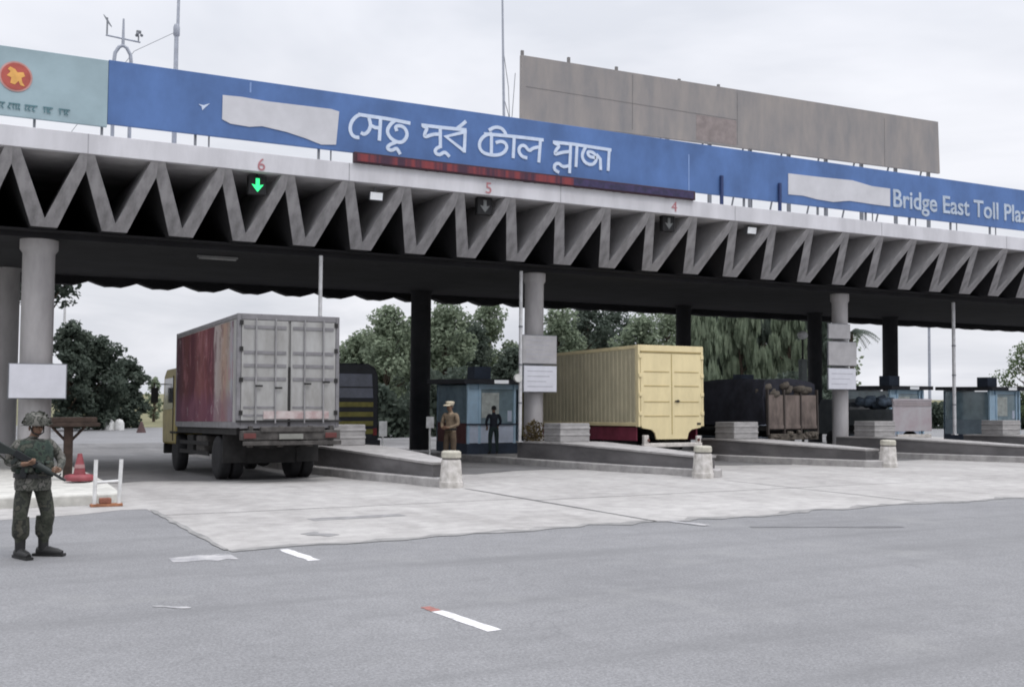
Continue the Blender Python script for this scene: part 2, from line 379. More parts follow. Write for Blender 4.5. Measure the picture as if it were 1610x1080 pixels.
# Bengali lettering, every stroke a raised strip on the board
A_ = lambda p: (535+p[0]*220/1610, 165+p[1]*220/1610)
C_ = lambda p: (745+p[0]*230/1610, 190+p[1]*230/1610)
strokes_a = [
 [(235,113),(180,135),(128,195),(108,275),(128,345),(175,378),(218,378)],
 [(205,113),(330,133),(560,165),(805,215)],
 [(325,140),(352,240),(322,312),(272,345),(236,322)], [(352,240),(400,265),(452,268)], [(462,160),(448,415)],
 [(625,185),(570,230),(535,300),(560,368),(620,418),(690,440),(745,408),(772,340),(745,272),(690,240),(630,252),(648,305)],
 [(640,432),(560,462),(535,505),(585,532),(640,500),(662,520),(688,572)],
 [(932,236),(1150,262),(1450,292)],
 [(948,245),(1002,272),(972,322),(965,378),(1060,342),(1142,340)], [(1148,262),(1150,500)],
 [(1152,480),(1092,512),(1090,558),(1138,582),(1192,545),(1222,562),(1255,600)],
 [(1432,315),(1212,368),(1425,535)], [(1436,292),(1424,552)], [(1345,272),(1398,232),(1445,192)]]
strokes_c = [
 [(200,140),(112,165),(62,230),(58,300),(95,352),(160,376),(250,384),(325,360),(366,300),(345,245),(292,226),(238,245)],
 [(110,148),(330,165),(560,190),(765,215)], [(192,160),(190,378)],
 [(162,108),(230,70),(300,82),(342,130),(352,168)], [(442,180),(430,415)],
 [(585,412),(522,396),(487,332),(510,276),(560,274),(606,340),(645,304),(722,290)], [(730,212),(712,462)],
 [(868,238),(1100,262),(1510,325)], [(880,245),(942,278),(902,322),(885,378),(965,350),(1052,342)], [(1062,255),(1050,580)],
 [(935,572),(880,542),(886,482),(932,468),(972,512),(1048,498)], [(1132,265),(1120,512)],
 [(1232,285),(1200,340),(1185,400),(1220,466),(1292,492),(1342,452),(1346,392),(1302,346),(1245,342),(1262,398),(1340,410)],
 [(1345,372),(1388,425),(1392,545)], [(1486,322),(1474,555)]]
def smooth2(pts_):
    if len(pts_) < 4: return pts_
    for _ in range(2):
        q = [pts_[0]]
        for a, b_ in zip(pts_, pts_[1:]): q += [a*.75+b_*.25, a*.25+b_*.75]
        pts_ = q+[pts_[-1]]
    return pts_
lt = B(); i = 0
for st, mp_, sm_ in [(s, A_, 1) for s in strokes_a]+[(s, C_, 1) for s in strokes_c]:
    q = [atY(*mp_(p), SY) for p in st]; q = [Vector((p.x, p.z)) for p in q]
    sharp = len(st) < 4 or st[1] in ((1212, 368),)
    if not sharp: q = smooth2(q)
    i += 1; lt.ribbon(q, .098, SY-.012-.0005*i, .012+.0005*i)
bl(lt.build('bengali_lettering', M_WHITE, blue))
cu = bpy.data.curves.new('english', 'FONT'); cu.body = "Bridge East Toll Plaza"; cu.size = .92; cu.extrude = .01; cu.offset = .014
to = bpy.data.objects.new('english', cu); COL.objects.link(to)
me = bpy.data.meshes.new_from_object(to.evaluated_get(bpy.context.evaluated_depsgraph_get()))
bpy.data.objects.remove(to)
xs = [v.co.x for v in me.vertices]; x_a = atY(1404, 310, SY).x; x_b = atY(1625, 330, SY).x; kx = (x_b-x_a)/(max(xs)-min(xs))
zb = atY(1406, 326, SY).z
for v in me.vertices: v.co = (x_a+(v.co.x-min(xs))*kx, SY-.012+v.co.z*-1, zb+.02+v.co.y*1.0)
me.materials.append(mat('faded_lettering', (.46, .53, .63), .7, 0, .12, 3))
eo = bpy.data.objects.new('english_lettering', me); COL.objects.link(eo); eo.parent = blue; bl(eo)

teal = thing('government_sign', 'pale teal roof sign panel with round red and yellow emblem', 'sign', (0, SY, 8.32))
def tl(o): o.location = (0, -SY, -8.32); return o
tl(B().box(-7, 3.722, SY, SY+.1, 8.56, 10.23).build('panel', M_TEAL, teal, .01))
for x in (-5, -2, .2, 2.08, 3.62):
    tl(B().box(x-.03, x+.03, SY+.11, SY+.17, 8.325, 10.1).build('post', M_STEEL, teal))
e = atY(25, 121, SY); M_RED = mat('emblem_red', (.44, .10, .08), .6); M_YEL = mat('emblem_yellow', (.78, .42, .12), .6)
tl(B().lathe([(.365, -.004), (.365, .012)], (e.x, SY-.012, e.z), 'y', 36).build('emblem_ring', mat('emblem_rim', (.55, .30, .28), .6), teal))
tl(B().lathe([(.325, -.004), (.325, .012)], (e.x, SY-.018, e.z), 'y', 36).build('emblem_disc', M_RED, teal))
mp_ = [(-.13, .22), (-.02, .17), (.03, .1), (.16, .12), (.2, .03), (.12, -.02), (.14, -.12), (.2, -.22), (.1, -.2), (.06, -.1), (-.02, -.2), (-.12, -.17), (-.1, -.04), (-.2, .0), (-.12, .1), (-.18, .16)]
tl(B().prism([(e.x+a, e.z+c) for a, c in mp_], 'y', SY-.030, SY-.020).build('emblem_map', M_YEL, teal))
M_INK = mat('dark_teal_ink', (.10, .20, .23), .7); b = B(); rt = random.Random(5); i = 0
xc = -.35
while xc < 2.75:                                   # a line of script too small to read: head strokes and stems
    ln = rt.uniform(.22, .42); zz = 8.86
    b.ribbon([Vector((xc, zz)), Vector((xc+ln, zz))], .028, SY-.008-.0005*i, .008); i += 1
    s_ = xc+.03
    while s_ < xc+ln:
        b.ribbon([Vector((s_, zz-.01)), Vector((s_-.03+rt.uniform(-.02, .05), zz-.09)), Vector((s_+.01, zz-.13))], .024, SY-.008-.0005*i, .008); i += 1; s_ += rt.uniform(.06, .1)
    xc += ln+rt.uniform(.07, .13)
tl(b.build('small_lettering', M_INK, teal))

# LED strip under the blue board
led = thing('message_strip', 'dark red dot matrix strip along the bottom of the blue sign', 'display', (15.9, 28.3, 8.2))
o = B().box(-5.8, 5.8, -.10, .06, .13, .42).build('housing', mat('display_case', (.05, .02, .03), .6), led, .01)
M_LED = mat('red_matrix', (.20, .035, .04), .5, 0, .1, 3.2, col2=(.05, .02, .04), lo=.42, hi=.6, streak=(1, 1, .05))
B().box(-5.72, 1.2, -.112, -.1, .17, .38).build('matrix', M_LED, led)
B().box(1.2, 5.72, -.112, -.1, .17, .38).build('matrix', mat('dark_matrix', (.05, .035, .10), .5, 0, .1, 5, col2=(.02, .02, .05)), led)
for x in (-5, -1.5, 2, 5.3): B().box(x-.03, x+.03, -.06, .0, .12, .135).build('bracket', M_STEEL, led)

# big rear hoarding
M_HOARD = mat('weathered_hoarding', (.30, .272, .252), .85, 0, .12, .8, col2=(.205, .20, .203), lo=.3, hi=.7, streak=(1.9, 1, .55))
M_HSEAM = mat('hoarding_seam', (.205, .195, .19), .9)
hb = thing('billboard', 'big weathered grey brown hoarding rising behind the blue sign', 'billboard', (29.1, 34, 8.06))
hx = lambda o: o
zt, zb_ = 14.27, 11.93
B().prism([(-10.7, zb_-8.06-.1), (10.74, zb_-8.06+.15), (10.66, zt-8.06+.15), (-10.7, zt-8.06-.1)], 'y', 0, .12).build('face', M_HOARD, hb, .01)
b = B()
for x in (-5.9, -.85, 7.3): b.box(x-.015, x+.015, -.006, .01, zb_-8.06+.12, zt-8.06-.12)
b.box(-10.5, -.9, -.007, .01, 4.98, 4.995); b.build('seam', M_HSEAM, hb)
B().box(-2.9, -.9, -.005, .01, 3.95, 4.95).build('faded_patch', mat('faded_red', (.275, .235, .225), .9), hb)
b = B()
for i in range(11):
    x = -10.3+i*2.05
    B().box(x-.06, x+.06, .13, .25, 0, 6.0).build('post', M_STEEL, hb)
    B().tube([(x, .25, 5.2), (x, 1.9, .0)], .04, 6).build('stay', M_STEEL, hb)
rt = random.Random(9)
for i in range(5): x = -10.6+i*2.2+rt.uniform(-.4, .4); b.box(x-.05, x+.05, .02, .1, 6.05, 6.25+.1*rt.random())
b.build('top_lug', M_HSEAM, hb)

# masts on the roof
M_GALV = mat('galvanised_mast', (.36, .38, .43), .6, .2, .08, 5)
m1 = thing('antenna_mast', 'thin grey mast with a knuckle beside the weather station', 'mast', (5.83, 31, 8.06))
B().tube([(0, 0, 0), (0, 0, 3.9), (.03, 0, 4.0), (.05, 0, 6.6)], [.07, .06, .045, .035], 10).build('pole', M_GALV, m1)
B().lathe([(.06, 3.85), (.09, 3.9), (.09, 4.12), (.06, 4.2)]).build('collar', M_GALV, m1)
B().tube([(0, 0, 4.0), (-1.1, .1, 3.3), (-3.2, .6, .05)], .008, 5).build('guy_wire', M_STEEL, m1)
B().box(-.16, .16, -.16, .16, 0, .04).build('base_plate', M_GALV, m1)
m2 = thing('antenna_mast', 'tall thin mast with drooping cables beside the hoarding', 'mast', (16.33, 31.3, 8.06))
B().tube([(0.02, 0, 0), (-.02, 0, 3), (-.12, 0, 7.4)], [.055, .045, .03], 10).build('pole', M_GALV, m2)
B().tube([(-.02, 0, 3.6), (.18, .05, 3.1), (.30, .1, 2.6), (.55, .3, 4.6)], .012, 5).build('cable', M_STEEL, m2)
B().tube([(-.06, 0, 5.2), (.14, 0, 4.0), (.22, .05, 2.9), (.16, .05, 1.2), (.1, 0, 0)], .012, 5).build('cable', M_STEEL, m2)
B().box(-.16, .16, -.16, .16, 0, .04).build('base_plate', M_GALV, m2)
ws = thing('weather_station', 'small rooftop weather station with wind vane and arched frame', 'weather station', (4.42, 31, 8.06))
b = B()
b.tube([(-.22, 0, 0), (-.22, 0, 2.95), (-.2, 0, 3.15), (-.1, 0, 3.33), (0, 0, 3.38), (.1, 0, 3.33), (.2, 0, 3.15), (.22, 0, 2.95), (.22, 0, 0)], .05, 8)
b.box(-.22, .22, -.02, .02, 1.4, 1.45); b.box(-.22, .22, -.02, .02, 2.5, 2.55); b.build('arch_frame', M_GALV, ws)
B().tube([(0, 0, 3.36), (0, 0, 4.12)], [.045, .025], 8).build('pole', M_GALV, ws)
B().tube([(-.45, 0, 3.60), (.45, 0, 3.54)], .026, 8).build('cross_arm', M_GALV, ws)
b = B().tube([(-.42, 0, 3.58), (-.42, 0, 4.08)], .022, 8); b.hexa([(-.52, -.01, 4.12), (-.40, -.01, 3.92), (-.30, -.01, 3.82), (-.42, -.01, 4.02), (-.52, .01, 4.17), (-.40, .01, 3.98), (-.30, .01, 3.87), (-.42, .01, 4.07)]); b.build('wind_vane', M_STEEL, ws)
b = B().tube([(.40, 0, 3.54), (.40, 0, 3.72)], .02, 8)
for a in (0, 2.1, 4.2): b.ball((.40+.08*math.cos(a), .08*math.sin(a), 3.74), .045, 8)
b.box(.34, .46, -.05, .05, 3.79, 3.85); b.build('anemometer', M_STEEL, ws)

# lane numbers painted on the fascia, lane lights and lamps under it
M_LNUM = mat('red_number', (.46, .20, .22), .7)
for ch, px, py in (('6', 411, 259), ('5', 768, 296), ('4', 1060, 325)):
    cu = bpy.data.curves.new('n', 'FONT'); cu.body = ch; cu.size = .46; cu.extrude = .006; cu.offset = .0
    to = bpy.data.objects.new('n', cu); COL.objects.link(to)
    me = bpy.data.meshes.new_from_object(to.evaluated_get(bpy.context.evaluated_depsgraph_get())); bpy.data.objects.remove(to)
    c = atY(px, py, YF); xs = [v.co.x for v in me.vertices]; ys = [v.co.y for v in me.vertices]
    for v in me.vertices: v.co = (c.x+v.co.x-(max(xs)+min(xs))/2, YF-.010-v.co.z, c.z+v.co.y-(max(ys)+min(ys))/2)
    me.materials.append(M_LNUM)
    o = bpy.data.objects.new('lane_number', me); COL.objects.link(o); o.parent = canopy; cloc(o)
M_BLACK = mat('black_housing', (.02, .02, .022), .6)
M_GREEN = emit('green_lamp', (.03, .75, .22), 1.6); M_LAMPW = emit('white_lamp', (.8, .82, .85), .28)
c = atY(404, 292, 28.75)
sg = thing('lane_signal', 'lane signal hanging under number 6 with a lit green arrow', 'signal', (c.x, 28.75, c.z), group='signals over the lanes')
def signal(sg, m):
    B().box(-.24, .24, -.06, .14, -.25, .26).build('housing', M_BLACK, sg, .02)
    B().prism([(-.05, .18), (.05, .18), (.05, .0), (.16, .02), (.0, -.18), (-.16, .02), (-.05, .0)], 'y', -.075, -.062).build('arrow', m, sg)
    B().box(-.03, .03, .0, .05, .26, ZF-c.z+.02).build('hanger', M_BLACK, sg)
signal(sg, M_GREEN)
M_DIM = mat('dim_arrow', (.22, .23, .23), .5)
for px, py, lab in ((761, 325, 'lane signal hanging under number 5 with a pale arrow'), (1050, 352, 'lane signal hanging under number 4 with a dim arrow')):
    c = atY(px, py, 28.75)
    q = thing('lane_signal', lab, 'signal', (c.x, 28.75, c.z), group='signals over the lanes')
    signal(q, M_DIM)
for px, py, lab in ((591, 308, 'bright white floodlight under the fascia left of the number 5'), (1181, 362, 'white floodlight under the fascia right of the number 4')):
    c = atY(px, py, 28.8)
    q = thing('floodlight', lab, 'lamp', (c.x, 28.8, c.z), group='floodlights under the fascia')
    B().hexa([(-.2, -.02, -.14), (.2, -.02, -.14), (.16, .16, -.1), (-.16, .16, -.1), (-.2, -.06, .1), (.2, -.06, .1), (.16, .14, .12), (-.16, .14, .12)]).build('housing', M_STEEL, q, .01)
    B().hexa([(-.18, -.034, -.12), (.18, -.034, -.12), (.18, -.026, -.12), (-.18, -.026, -.12), (-.18, -.07, .08), (.18, -.07, .08), (.18, -.062, .08), (-.18, -.062, .08)]).build('lens', M_LAMPW, q)
    B().box(-.03, .03, .06, .1, .11, ZF-c.z+.02).build('bracket', M_STEEL, q)
c = atY(342, 418, 33)
q = thing('tube_light', 'slim unlit tube light fixed below the dark soffit', 'lamp', (c.x, 33, ZV))
B().box(-.6, .6, -.06, .06, -.10, -.036).build('body', mat('grey_batten', (.30, .30, .30), .5), q, .01)
B().tube([(-.55, 0, -.125), (.55, 0, -.125)], .02, 8).build('tube', mat('tube_glass', (.5, .5, .5), .3), q)

# ------------------------------------------------------------------ islands with ramp walls, crash blocks
M_KERB = mat('kerb_concrete', (.40, .385, .375), .9, 0, .16, 2.5, .15, 30)
M_RAMP = mat('sooty_ramp_wall', (.155, .148, .15), .92, 0, .2, 1.4, .15, 22, streak=(1, .4, 1.2))
M_CAP = mat('ramp_cap_concrete', (.38, .365, .355), .9, 0, .14, 3)
M_BLOCK = mat('block_concrete', (.34, .33, .325), .88, 0, .13, 3, .12, 26, streak=(1, 1, 3))
def drop(me_o):
    for v in me_o.data.vertices: v.co.z += gz(v.co.y)
    return me_o
def island(c, label, yt=21.75, b_end=30.62):
    t = thing('traffic_island', label, 'traffic island', (c, 24, 0), group='concrete islands between the toll lanes')
    def lc(o): o.location = (-c, -24, 0); return drop(o)
    YE = 45
    out = [(c-.12, yt-.1), (c+.08, yt-.1), (c+.45, yt+.3), (c+1.0, yt+3.2), (c+1.1, yt+6), (c+1.1, YE), (c-1.1, YE), (c-1.1, yt+6), (c-.95, yt+3.4), (c-.42, yt+.25)]
    lc(B().prism(out[::-1], 'z', -.1, .2).build('kerb', M_KERB, t, .03))
    # ramp wall: rises from the nose to a plateau, then stops at the booth
    b = B()
    st = [(yt+.35, .26, .47), (yt+3.2, .62, .57), (yt+6.2, .80, .67), (b_end, .82, .67)]
    for (ya, wa, ha), (yb, wb, hb_) in zip(st, st[1:]):
        b.hexa([(c-wa, ya, .2), (c+wa, ya, .2), (c+wb, yb, .2), (c-wb, yb, .2), (c-wa, ya, ha), (c+wa, ya, ha), (c+wb, yb, hb_), (c-wb, yb, hb_)])
    lc(b.build('ramp_wall', M_RAMP, t))
    b = B()
    for (ya, wa, ha), (yb, wb, hb_) in zip(st, st[1:]):
        e_ = .025
        b.hexa([(c-wa-e_, ya-(.03 if ya < 23 else 0), ha), (c+wa+e_, ya-(.03 if ya < 23 else 0), ha), (c+wb+e_, yb, hb_), (c-wb-e_, yb, hb_), (c-wa-e_, ya-(.03 if ya < 23 else 0), ha+.05), (c+wa+e_, ya-(.03 if ya < 23 else 0), ha+.05), (c+wb+e_, yb, hb_+.05), (c-wb-e_, yb, hb_+.05)])
    lc(b.build('ramp_cap', M_CAP, t))
    yk = min(yt+6.7, 29.0)
    b = B().box(c-.52, c+.52, yk, yk+1.0, .72, 1.29)
    for z in (.9, 1.1): b.box(c-.535, c+.535, yk-.015, yk+1.015, z, z+.07)
    lc(b.build('crash_block', M_BLOCK, t, .02))
    return t
IC = [10.1, 17.35, 24.45, 30.95, 37.9, 44.8]
ilab = ['island with ramp wall beside the box truck, nearest bollard at its nose', 'island with ramp wall left of the yellow truck, under the twin notice boards',
        'island with ramp wall right of the yellow truck, third bollard at its nose', 'island with ramp wall carrying the column with stacked notice boards',
        'island carrying the slim white pole at the right', 'far island carrying the booth at the right edge of the photo']
for c, l_, y_ in zip(IC, ilab, (21.75, 21.75, 23.05, 22.4, 22.6, 22.6)): island(c, l_, y_)
t = thing('traffic_island', 'low white kerbed island behind the soldier, under the left column', 'traffic island', (1.5, 24, 0), group='concrete islands between the toll lanes')
o = B().prism([(-1.5, 20.75), (2.9, 20.75), (3.15, 20.95), (3.3, 24), (3.5, 30), (3.5, 45), (-1.5, 45)][::-1], 'z', -.1, .19).build('kerb', mat('whitewashed_kerb', (.55, .54, .50), .9, 0, .14, 3), t, .03)
o.location = (-1.5, -24, 0); drop(o)

# bollards
M_BOL = mat('whitewashed_concrete', (.60, .575, .55), .9, 0, .16, 5, .2, 30, col2=(.36, .34, .31))
M_BCAP = mat('bollard_cap', (.47, .45, .38), .9, 0, .15, 5); M_BAND = mat('bollard_groove', (.20, .19, .18), .9)
b0 = None
for px, py, lab in ((715, 767, 'white tapered bollard in front of the standing policeman'), (1113, 752, 'white tapered bollard right of the yellow truck bumper'), (1405, 735, 'white tapered bollard at the right, farthest of the three')):
    g = atZ(px, py)
    q = thing('bollard', lab, 'bollard', (g.x, g.y, 0), .1, 'whitewashed bollards at the island noses')
    q.location = (g.x, g.y+.2, 0)
    if b0 is None:
        B().lathe([(.27, 0), (.27, .12), (.255, .14), (.225, .55), (.215, .60)], n=8, smooth=False).build('body', M_BOL, q, .015)
        B().lathe([(.20, .6), (.20, .645)], n=8, smooth=False).build('groove', M_BAND, q)
        B().lathe([(.225, .645), (.225, .76), (.19, .79)], n=8, smooth=False).build('cap', M_BCAP, q, .015)
        b0 = q
    else:
        for k_ in kids(b0): n_ = k_.copy(); COL.objects.link(n_); n_.parent = q

# white service poles up to the canopy
M_WP = mat('white_pole', (.62, .62, .63), .6, 0, .12, 4)
for x, y, lab, r in ((9.75, 29.9, 'slim white pole rising to the soffit behind the box truck', .055), (16.45, 30.3, 'slim white pole beside the column with twin notice boards', .055), (36.9, 30.9, 'slim white pole at the right in front of the white sky', .07)):
    q = thing('service_pole', lab, 'pole', (x, y, .7+gz(y)), group='slim white poles under the canopy')
    B().tube([(0, 0, 0), (0, 0, 5.62-.7-gz(y)+.3)], r, 12).build('pipe', M_WP, q)
    B().box(-.1, .1, -.1, .1, .0, .03).build('foot', M_WP, q)
    b = B()
    for z in (1.2, 2.4, 3.6): b.lathe([(r+.012, z), (r+.012, z+.05)])
    b.build('clamp', M_STEEL, q)
    if x < 17 and x > 12: B().lathe([(.13, -.05), (.13, .05)], (-.12, -.06, 2.0), 'y').build('round_lamp', mat('pale_disc', (.6, .6, .58), .5), q)

# notice boards on the columns
M_BOARD = mat('white_notice', (.64, .645, .70), .7, 0, .06, 1.5); M_BOARD2 = mat('grey_notice', (.44, .43, .44), .8, 0, .1, 2)
M_LINE = mat('faint_print', (.42, .42, .47), .8)
def notice(px0, py0, px1, py1, Y, m, lab, lines=4, cat='notice board'):
    a = atY(px0, py0, Y); c = atY(px1, py1, Y); wd, ht = c.x-a.x, a.z-c.z
    q = thing('notice_board', lab, cat, ((a.x+c.x)/2, Y, c.z), group='notice boards fixed to the columns')
    B().box(-wd/2, wd/2, 0, .03, 0, ht).build('panel', m, q, .006)
    b = B(); e_ = .025
    b.box(-wd/2-e_, wd/2+e_, .032, .06, -e_, ht+e_); b.build('frame', M_STEEL, q)
    if lines:
        b = B()
        for i in range(lines):
            z = ht*(1-(i+1)/(lines+1)); b.box(-wd*.4, wd*(.38-.1*(i % 3)), -.002, .01, z-.012, z+.012)
        b.build('faint_print', M_LINE, q)
    B().box(-.05, .05, .06, Y and .32, ht*.3, ht*.7).build('bracket', M_STEEL, q)
notice(15, 572, 103, 626, 30.3, M_BOARD, 'blank white board on the thick left column behind the soldier', 0)
notice(822, 527, 875, 572, 30.45, M_BOARD2, 'upper greyish notice of the pair on the middle column', 5)
notice(824, 575, 875, 616, 30.45, M_BOARD, 'lower white notice of the pair on the middle column', 4)
notice(1303, 509, 1337, 533, 30.42, M_BOARD2, 'small topmost notice on the right column', 0)
notice(1303, 537, 1347, 575, 30.42, M_BOARD2, 'grey middle notice of three on the right column', 0)
notice(1303, 579, 1346, 612, 30.42, M_BOARD, 'white lowest notice of three on the right column', 3)
# ------------------------------------------------------------------ vehicles
M_TYRE = mat('tyre_rubber', (.022, .022, .024), .9, 0, .15, 8); M_RIM = mat('dusty_rim', (.16, .15, .14), .7, .3, .2, 8)
M_CHAS = mat('black_chassis', (.028, .027, .027), .85, 0, .2, 4); M_MUD = mat('muddy_steel', (.10, .093, .088), .85, .2, .25, 5)
def wheel(parent, x, y, r, w_, side, name='wheel'):
    h = w_/2
    o = B().lathe([(r*.58, -h), (r*.9, -h), (r*.985, -h*.75), (r, -h*.4), (r, h*.4), (r*.985, h*.75), (r*.9, h), (r*.58, h)], (x, y, r), 'x', 30).build(name, M_TYRE, parent)
    s_ = side
    B().lathe([(r*.58, s_*h*.95), (r*.54, s_*h*.8), (r*.46, s_*h*.45), (r*.2, s_*h*.5), (r*.16, s_*h*.9), (.001, s_*h*.95)], (x, y, r), 'x', 24).build('rim', M_RIM, o)
    return o
# --- box truck in the left lane
M_TGREY = mat('truck_grey_metal', (.37, .37, .365), .65, .1, .17, 2.4, .05, 40, streak=(1, 1, .35), col2=(.25, .245, .235)); M_TDK = mat('truck_dark_frame', (.22, .215, .225), .65, .2, .12, 4)
M_YCAB = mat('olive_yellow_cab', (.34, .27, .075), .5, 0, .15, 3)
M_ROD = mat('rod_grey', (.27, .265, .27), .6)
def art_mat():
    m = bpy.data.materials.new('printed_side'); m.use_nodes = True; t = m.node_tree; n = t.nodes; l = t.links; p = n['Principled BSDF']; p.inputs['Roughness'].default_value = .75; p.inputs['Specular IOR Level'].default_value = .15
    tcn = n.new('ShaderNodeTexCoord'); sp = n.new('ShaderNodeSeparateXYZ'); l.new(tcn.outputs['Object'], sp.inputs[0])
    def noise(sc, det, off=0, zs=.7):
        mp = n.new('ShaderNodeMapping'); mp.inputs['Scale'].default_value = (1, 1.0, zs); mp.inputs['Location'].default_value = (off, off, off); l.new(tcn.outputs['Object'], mp.inputs[0])
        z = n.new('ShaderNodeTexNoise'); z.inputs['Scale'].default_value = sc; z.inputs['Detail'].default_value = det; z.inputs['Roughness'].default_value = .6; z.inputs['Distortion'].default_value = .6; l.new(mp.outputs[0], z.inputs['Vector']); return z.outputs[0]
    def mth(op, a, b, c=None):
        q = n.new('ShaderNodeMath'); q.operation = op
        for i, v in enumerate((a, b, c)):
            if v is None: continue
            if isinstance(v, (int, float)): q.inputs[i].default_value = v
            else: l.new(v, q.inputs[i])
        return q.outputs[0]
    def rampc(src, stops):
        r = n.new('ShaderNodeValToRGB'); l.new(src, r.inputs[0]); cr = r.color_ramp
        cr.elements[0].position = stops[0][0]; cr.elements[0].color = (*stops[0][1], 1); cr.elements[1].position = stops[-1][0]; cr.elements[1].color = (*stops[-1][1], 1)
        for pz, c in stops[1:-1]: q = cr.elements.new(pz); q.color = (*c, 1)
        return r.outputs[0]
    def mixc(f, a, b):
        q = n.new('ShaderNodeMix'); q.data_type = 'RGBA'; l.new(f, q.inputs[0]); l.new(a, q.inputs[6])
        if isinstance(b, tuple): q.inputs[7].default_value = (*b, 1)
        else: l.new(b, q.inputs[7])
        return q.outputs[2]
    y = mth('DIVIDE', sp.outputs[1], 6.9)
    w1 = mth('MULTIPLY_ADD', noise(1.6, 5), .16, mth('SUBTRACT', y, .08))
    base = rampc(w1, [(.09, (.27, .28, .30)), (.13, (.27, .23, .20)), (.19, (.30, .21, .165)), (.25, (.30, .25, .23)), (.30, (.33, .29, .28)), (.335, (.10, .035, .045)), (.45, (.14, .045, .048)), (.56, (.19, .075, .075)), (.68, (.085, .022, .032)), (.82, (.115, .034, .034)), (1.0, (.045, .018, .034))])
    base = mixc(mth('MULTIPLY', rampc(noise(1.5, 6, 3.1, .45), [(.52, (0, 0, 0)), (.60, (1, 1, 1))]), .5), base, (.30, .13, .15))
    base = mixc(mth('MULTIPLY', rampc(noise(2.1, 6, 7.7), [(.52, (0, 0, 0)), (.66, (1, 1, 1))]), .55), base, (.07, .022, .035))
    lo = mth('MULTIPLY_ADD', noise(1.1, 4, 2.0), 1.1, sp.outputs[2])
    mr = n.new('ShaderNodeMapRange'); l.new(lo, mr.inputs[0]); mr.inputs[1].default_value = 2.75; mr.inputs[2].default_value = 2.4; mr.inputs[3].default_value = 0; mr.inputs[4].default_value = .5
    base = mixc(mr.outputs[0], base, (.14, .055, .10))
    base = mixc(mth('MULTIPLY', rampc(noise(3.4, 5, 11.), [(.62, (0, 0, 0)), (.70, (1, 1, 1))]), .5), base, (.42, .36, .36))
    l.new(base, p.inputs['Base Color']); return m
TY = 24.7
tk = thing('box_truck', 'grey box truck with a red printed side driving away in the left lane', 'truck', (7.36, TY, gz(TY)), rx=-.024)
W = 1.21; Z0, Z1, LN = 1.30, 3.86, 6.9
B().box(-W+.02, W-.02, .05, LN, Z0, Z1-.02).build('container', M_TGREY, tk, .012)
B().box(-W+.004, -W+.02, .45, LN-.02, Z0+.10, Z1-.14).build('printed_panel', art_mat(), tk)
b = B()
for xx in (-W, W-.09): b.box(xx, xx+.09, .0, .12, Z0-.04, Z1); b.box(xx, xx+.09, LN-.08, LN+.02, Z0, Z1)
b.box(-W+.09, W-.09, .0, .1, Z1-.14, Z1); b.box(-W+.09, W-.09, .0, .1, Z0-.06, Z0+.1)
for xx in (-W, W-.06): b.box(xx, xx+.06, .12, LN-.08, Z1-.11, Z1-.004); b.box(xx, xx+.06, .12, LN-.08, Z0-.05, Z0+.09)
b.build('container_frame', M_TDK, tk, .012)
for s_ in (-1, 1):
    d = B(); xa, xb = (-W+.1, -.03) if s_ < 0 else (.03, W-.1)
    d.box(xa, xb, -.005, .04, Z0+.12, Z1-.15)
    dd = d.build('door', M_TGREY, tk, .008)
    d = B()
    for z in (.08, .66, .96, 1.26): d.box(xa+.05, xb-.05, -.022, -.006, Z1-.26-z, Z1-.19-z)
    for z in (1.9, 2.08): d.box(xa+.05, xb-.3, -.018, -.006, Z1-.26-z, Z1-.215-z)
    d.build('corrugation_groove', M_TDK, dd)
    for fx in (.30, .72):
        x = xa+(xb-xa)*fx; B().tube([(x, -.045, Z0+.06), (x, -.045, Z1-.1)], .020, 8).build('lock_rod', M_ROD, dd)
        B().box(x-.02, x+.15, -.075, -.05, Z0+.92+.1*s_*fx, Z0+.96+.1*s_*fx).build('handle', M_CHAS, dd)
    h_ = B()
    for z in (.25, 1.0, 1.7, 2.3): h_.box((xa-.05 if s_ < 0 else xb-.03), (xa+.03 if s_ < 0 else xb+.05), -.03, -.006, Z0+z, Z0+z+.1)
    h_.build('hinge', M_CHAS, dd)
B().box(-.028, .028, -.02, .0, Z0+.0, Z0+1.35).build('door_gap_bar', M_CHAS, tk)
M_PINK = mat('faded_red_white_band', (.46, .41, .40), .7, 0, .1, 3, col2=(.34, .25, .245), lo=.4, hi=.6)
B().box(-.6, .95, -.03, -.006, Z0+.16, Z0+.34).build('reflective_band', M_PINK, tk)
B().box(-W-.02, W+.04, -.055, -.008, Z0+.09, Z0+.13).build('rub_bar', M_CHAS, tk)
b = B(); b.box(-W+.1, W-.02, -.16, .12, .98, 1.2); b.box(-.7, .8, -.2, -.05, 1.16, 1.28); b.box(-W+.12, W, -.19, -.1, .86, .96)
for x in (-.9, -.2, .5, 1.0): b.box(x-.05, x+.05, -.1, .1, .82, 1.3)
b.build('rear_bumper', M_MUD, tk, .015)
M_TRED = mat('dusty_tail_red', (.12, .035, .032), .6)
for x in (-.95, .95): B().box(x-.14, x+.14, -.21, -.19, 1.02, 1.14).build('tail_light', M_TRED, tk, .01)
B().box(-.28, .28, -.215, -.2, 1.0, 1.12).build('number_plate', mat('dusty_plate', (.22, .22, .20), .7), tk)
b = B()
for x in (-.42, .32): b.box(x, x+.1, .1, 9.2, .78, 1.08)
for y in (.4, 2.0, 4.0, 6.3): b.box(-.32, .32, y, y+.12, .8, 1.05)
b.box(-W+.05, W-.05, .2, LN-.05, 1.1, Z0-.045); b.tube([(-.95, 2.15, .53), (.95, 2.15, .53)], .1, 10); b.ball((0, 2.15, .53), .24); b.tube([(-1, 7.2, .53), (1, 7.2, .53)], .07, 8)
b.build('chassis', M_CHAS, tk)
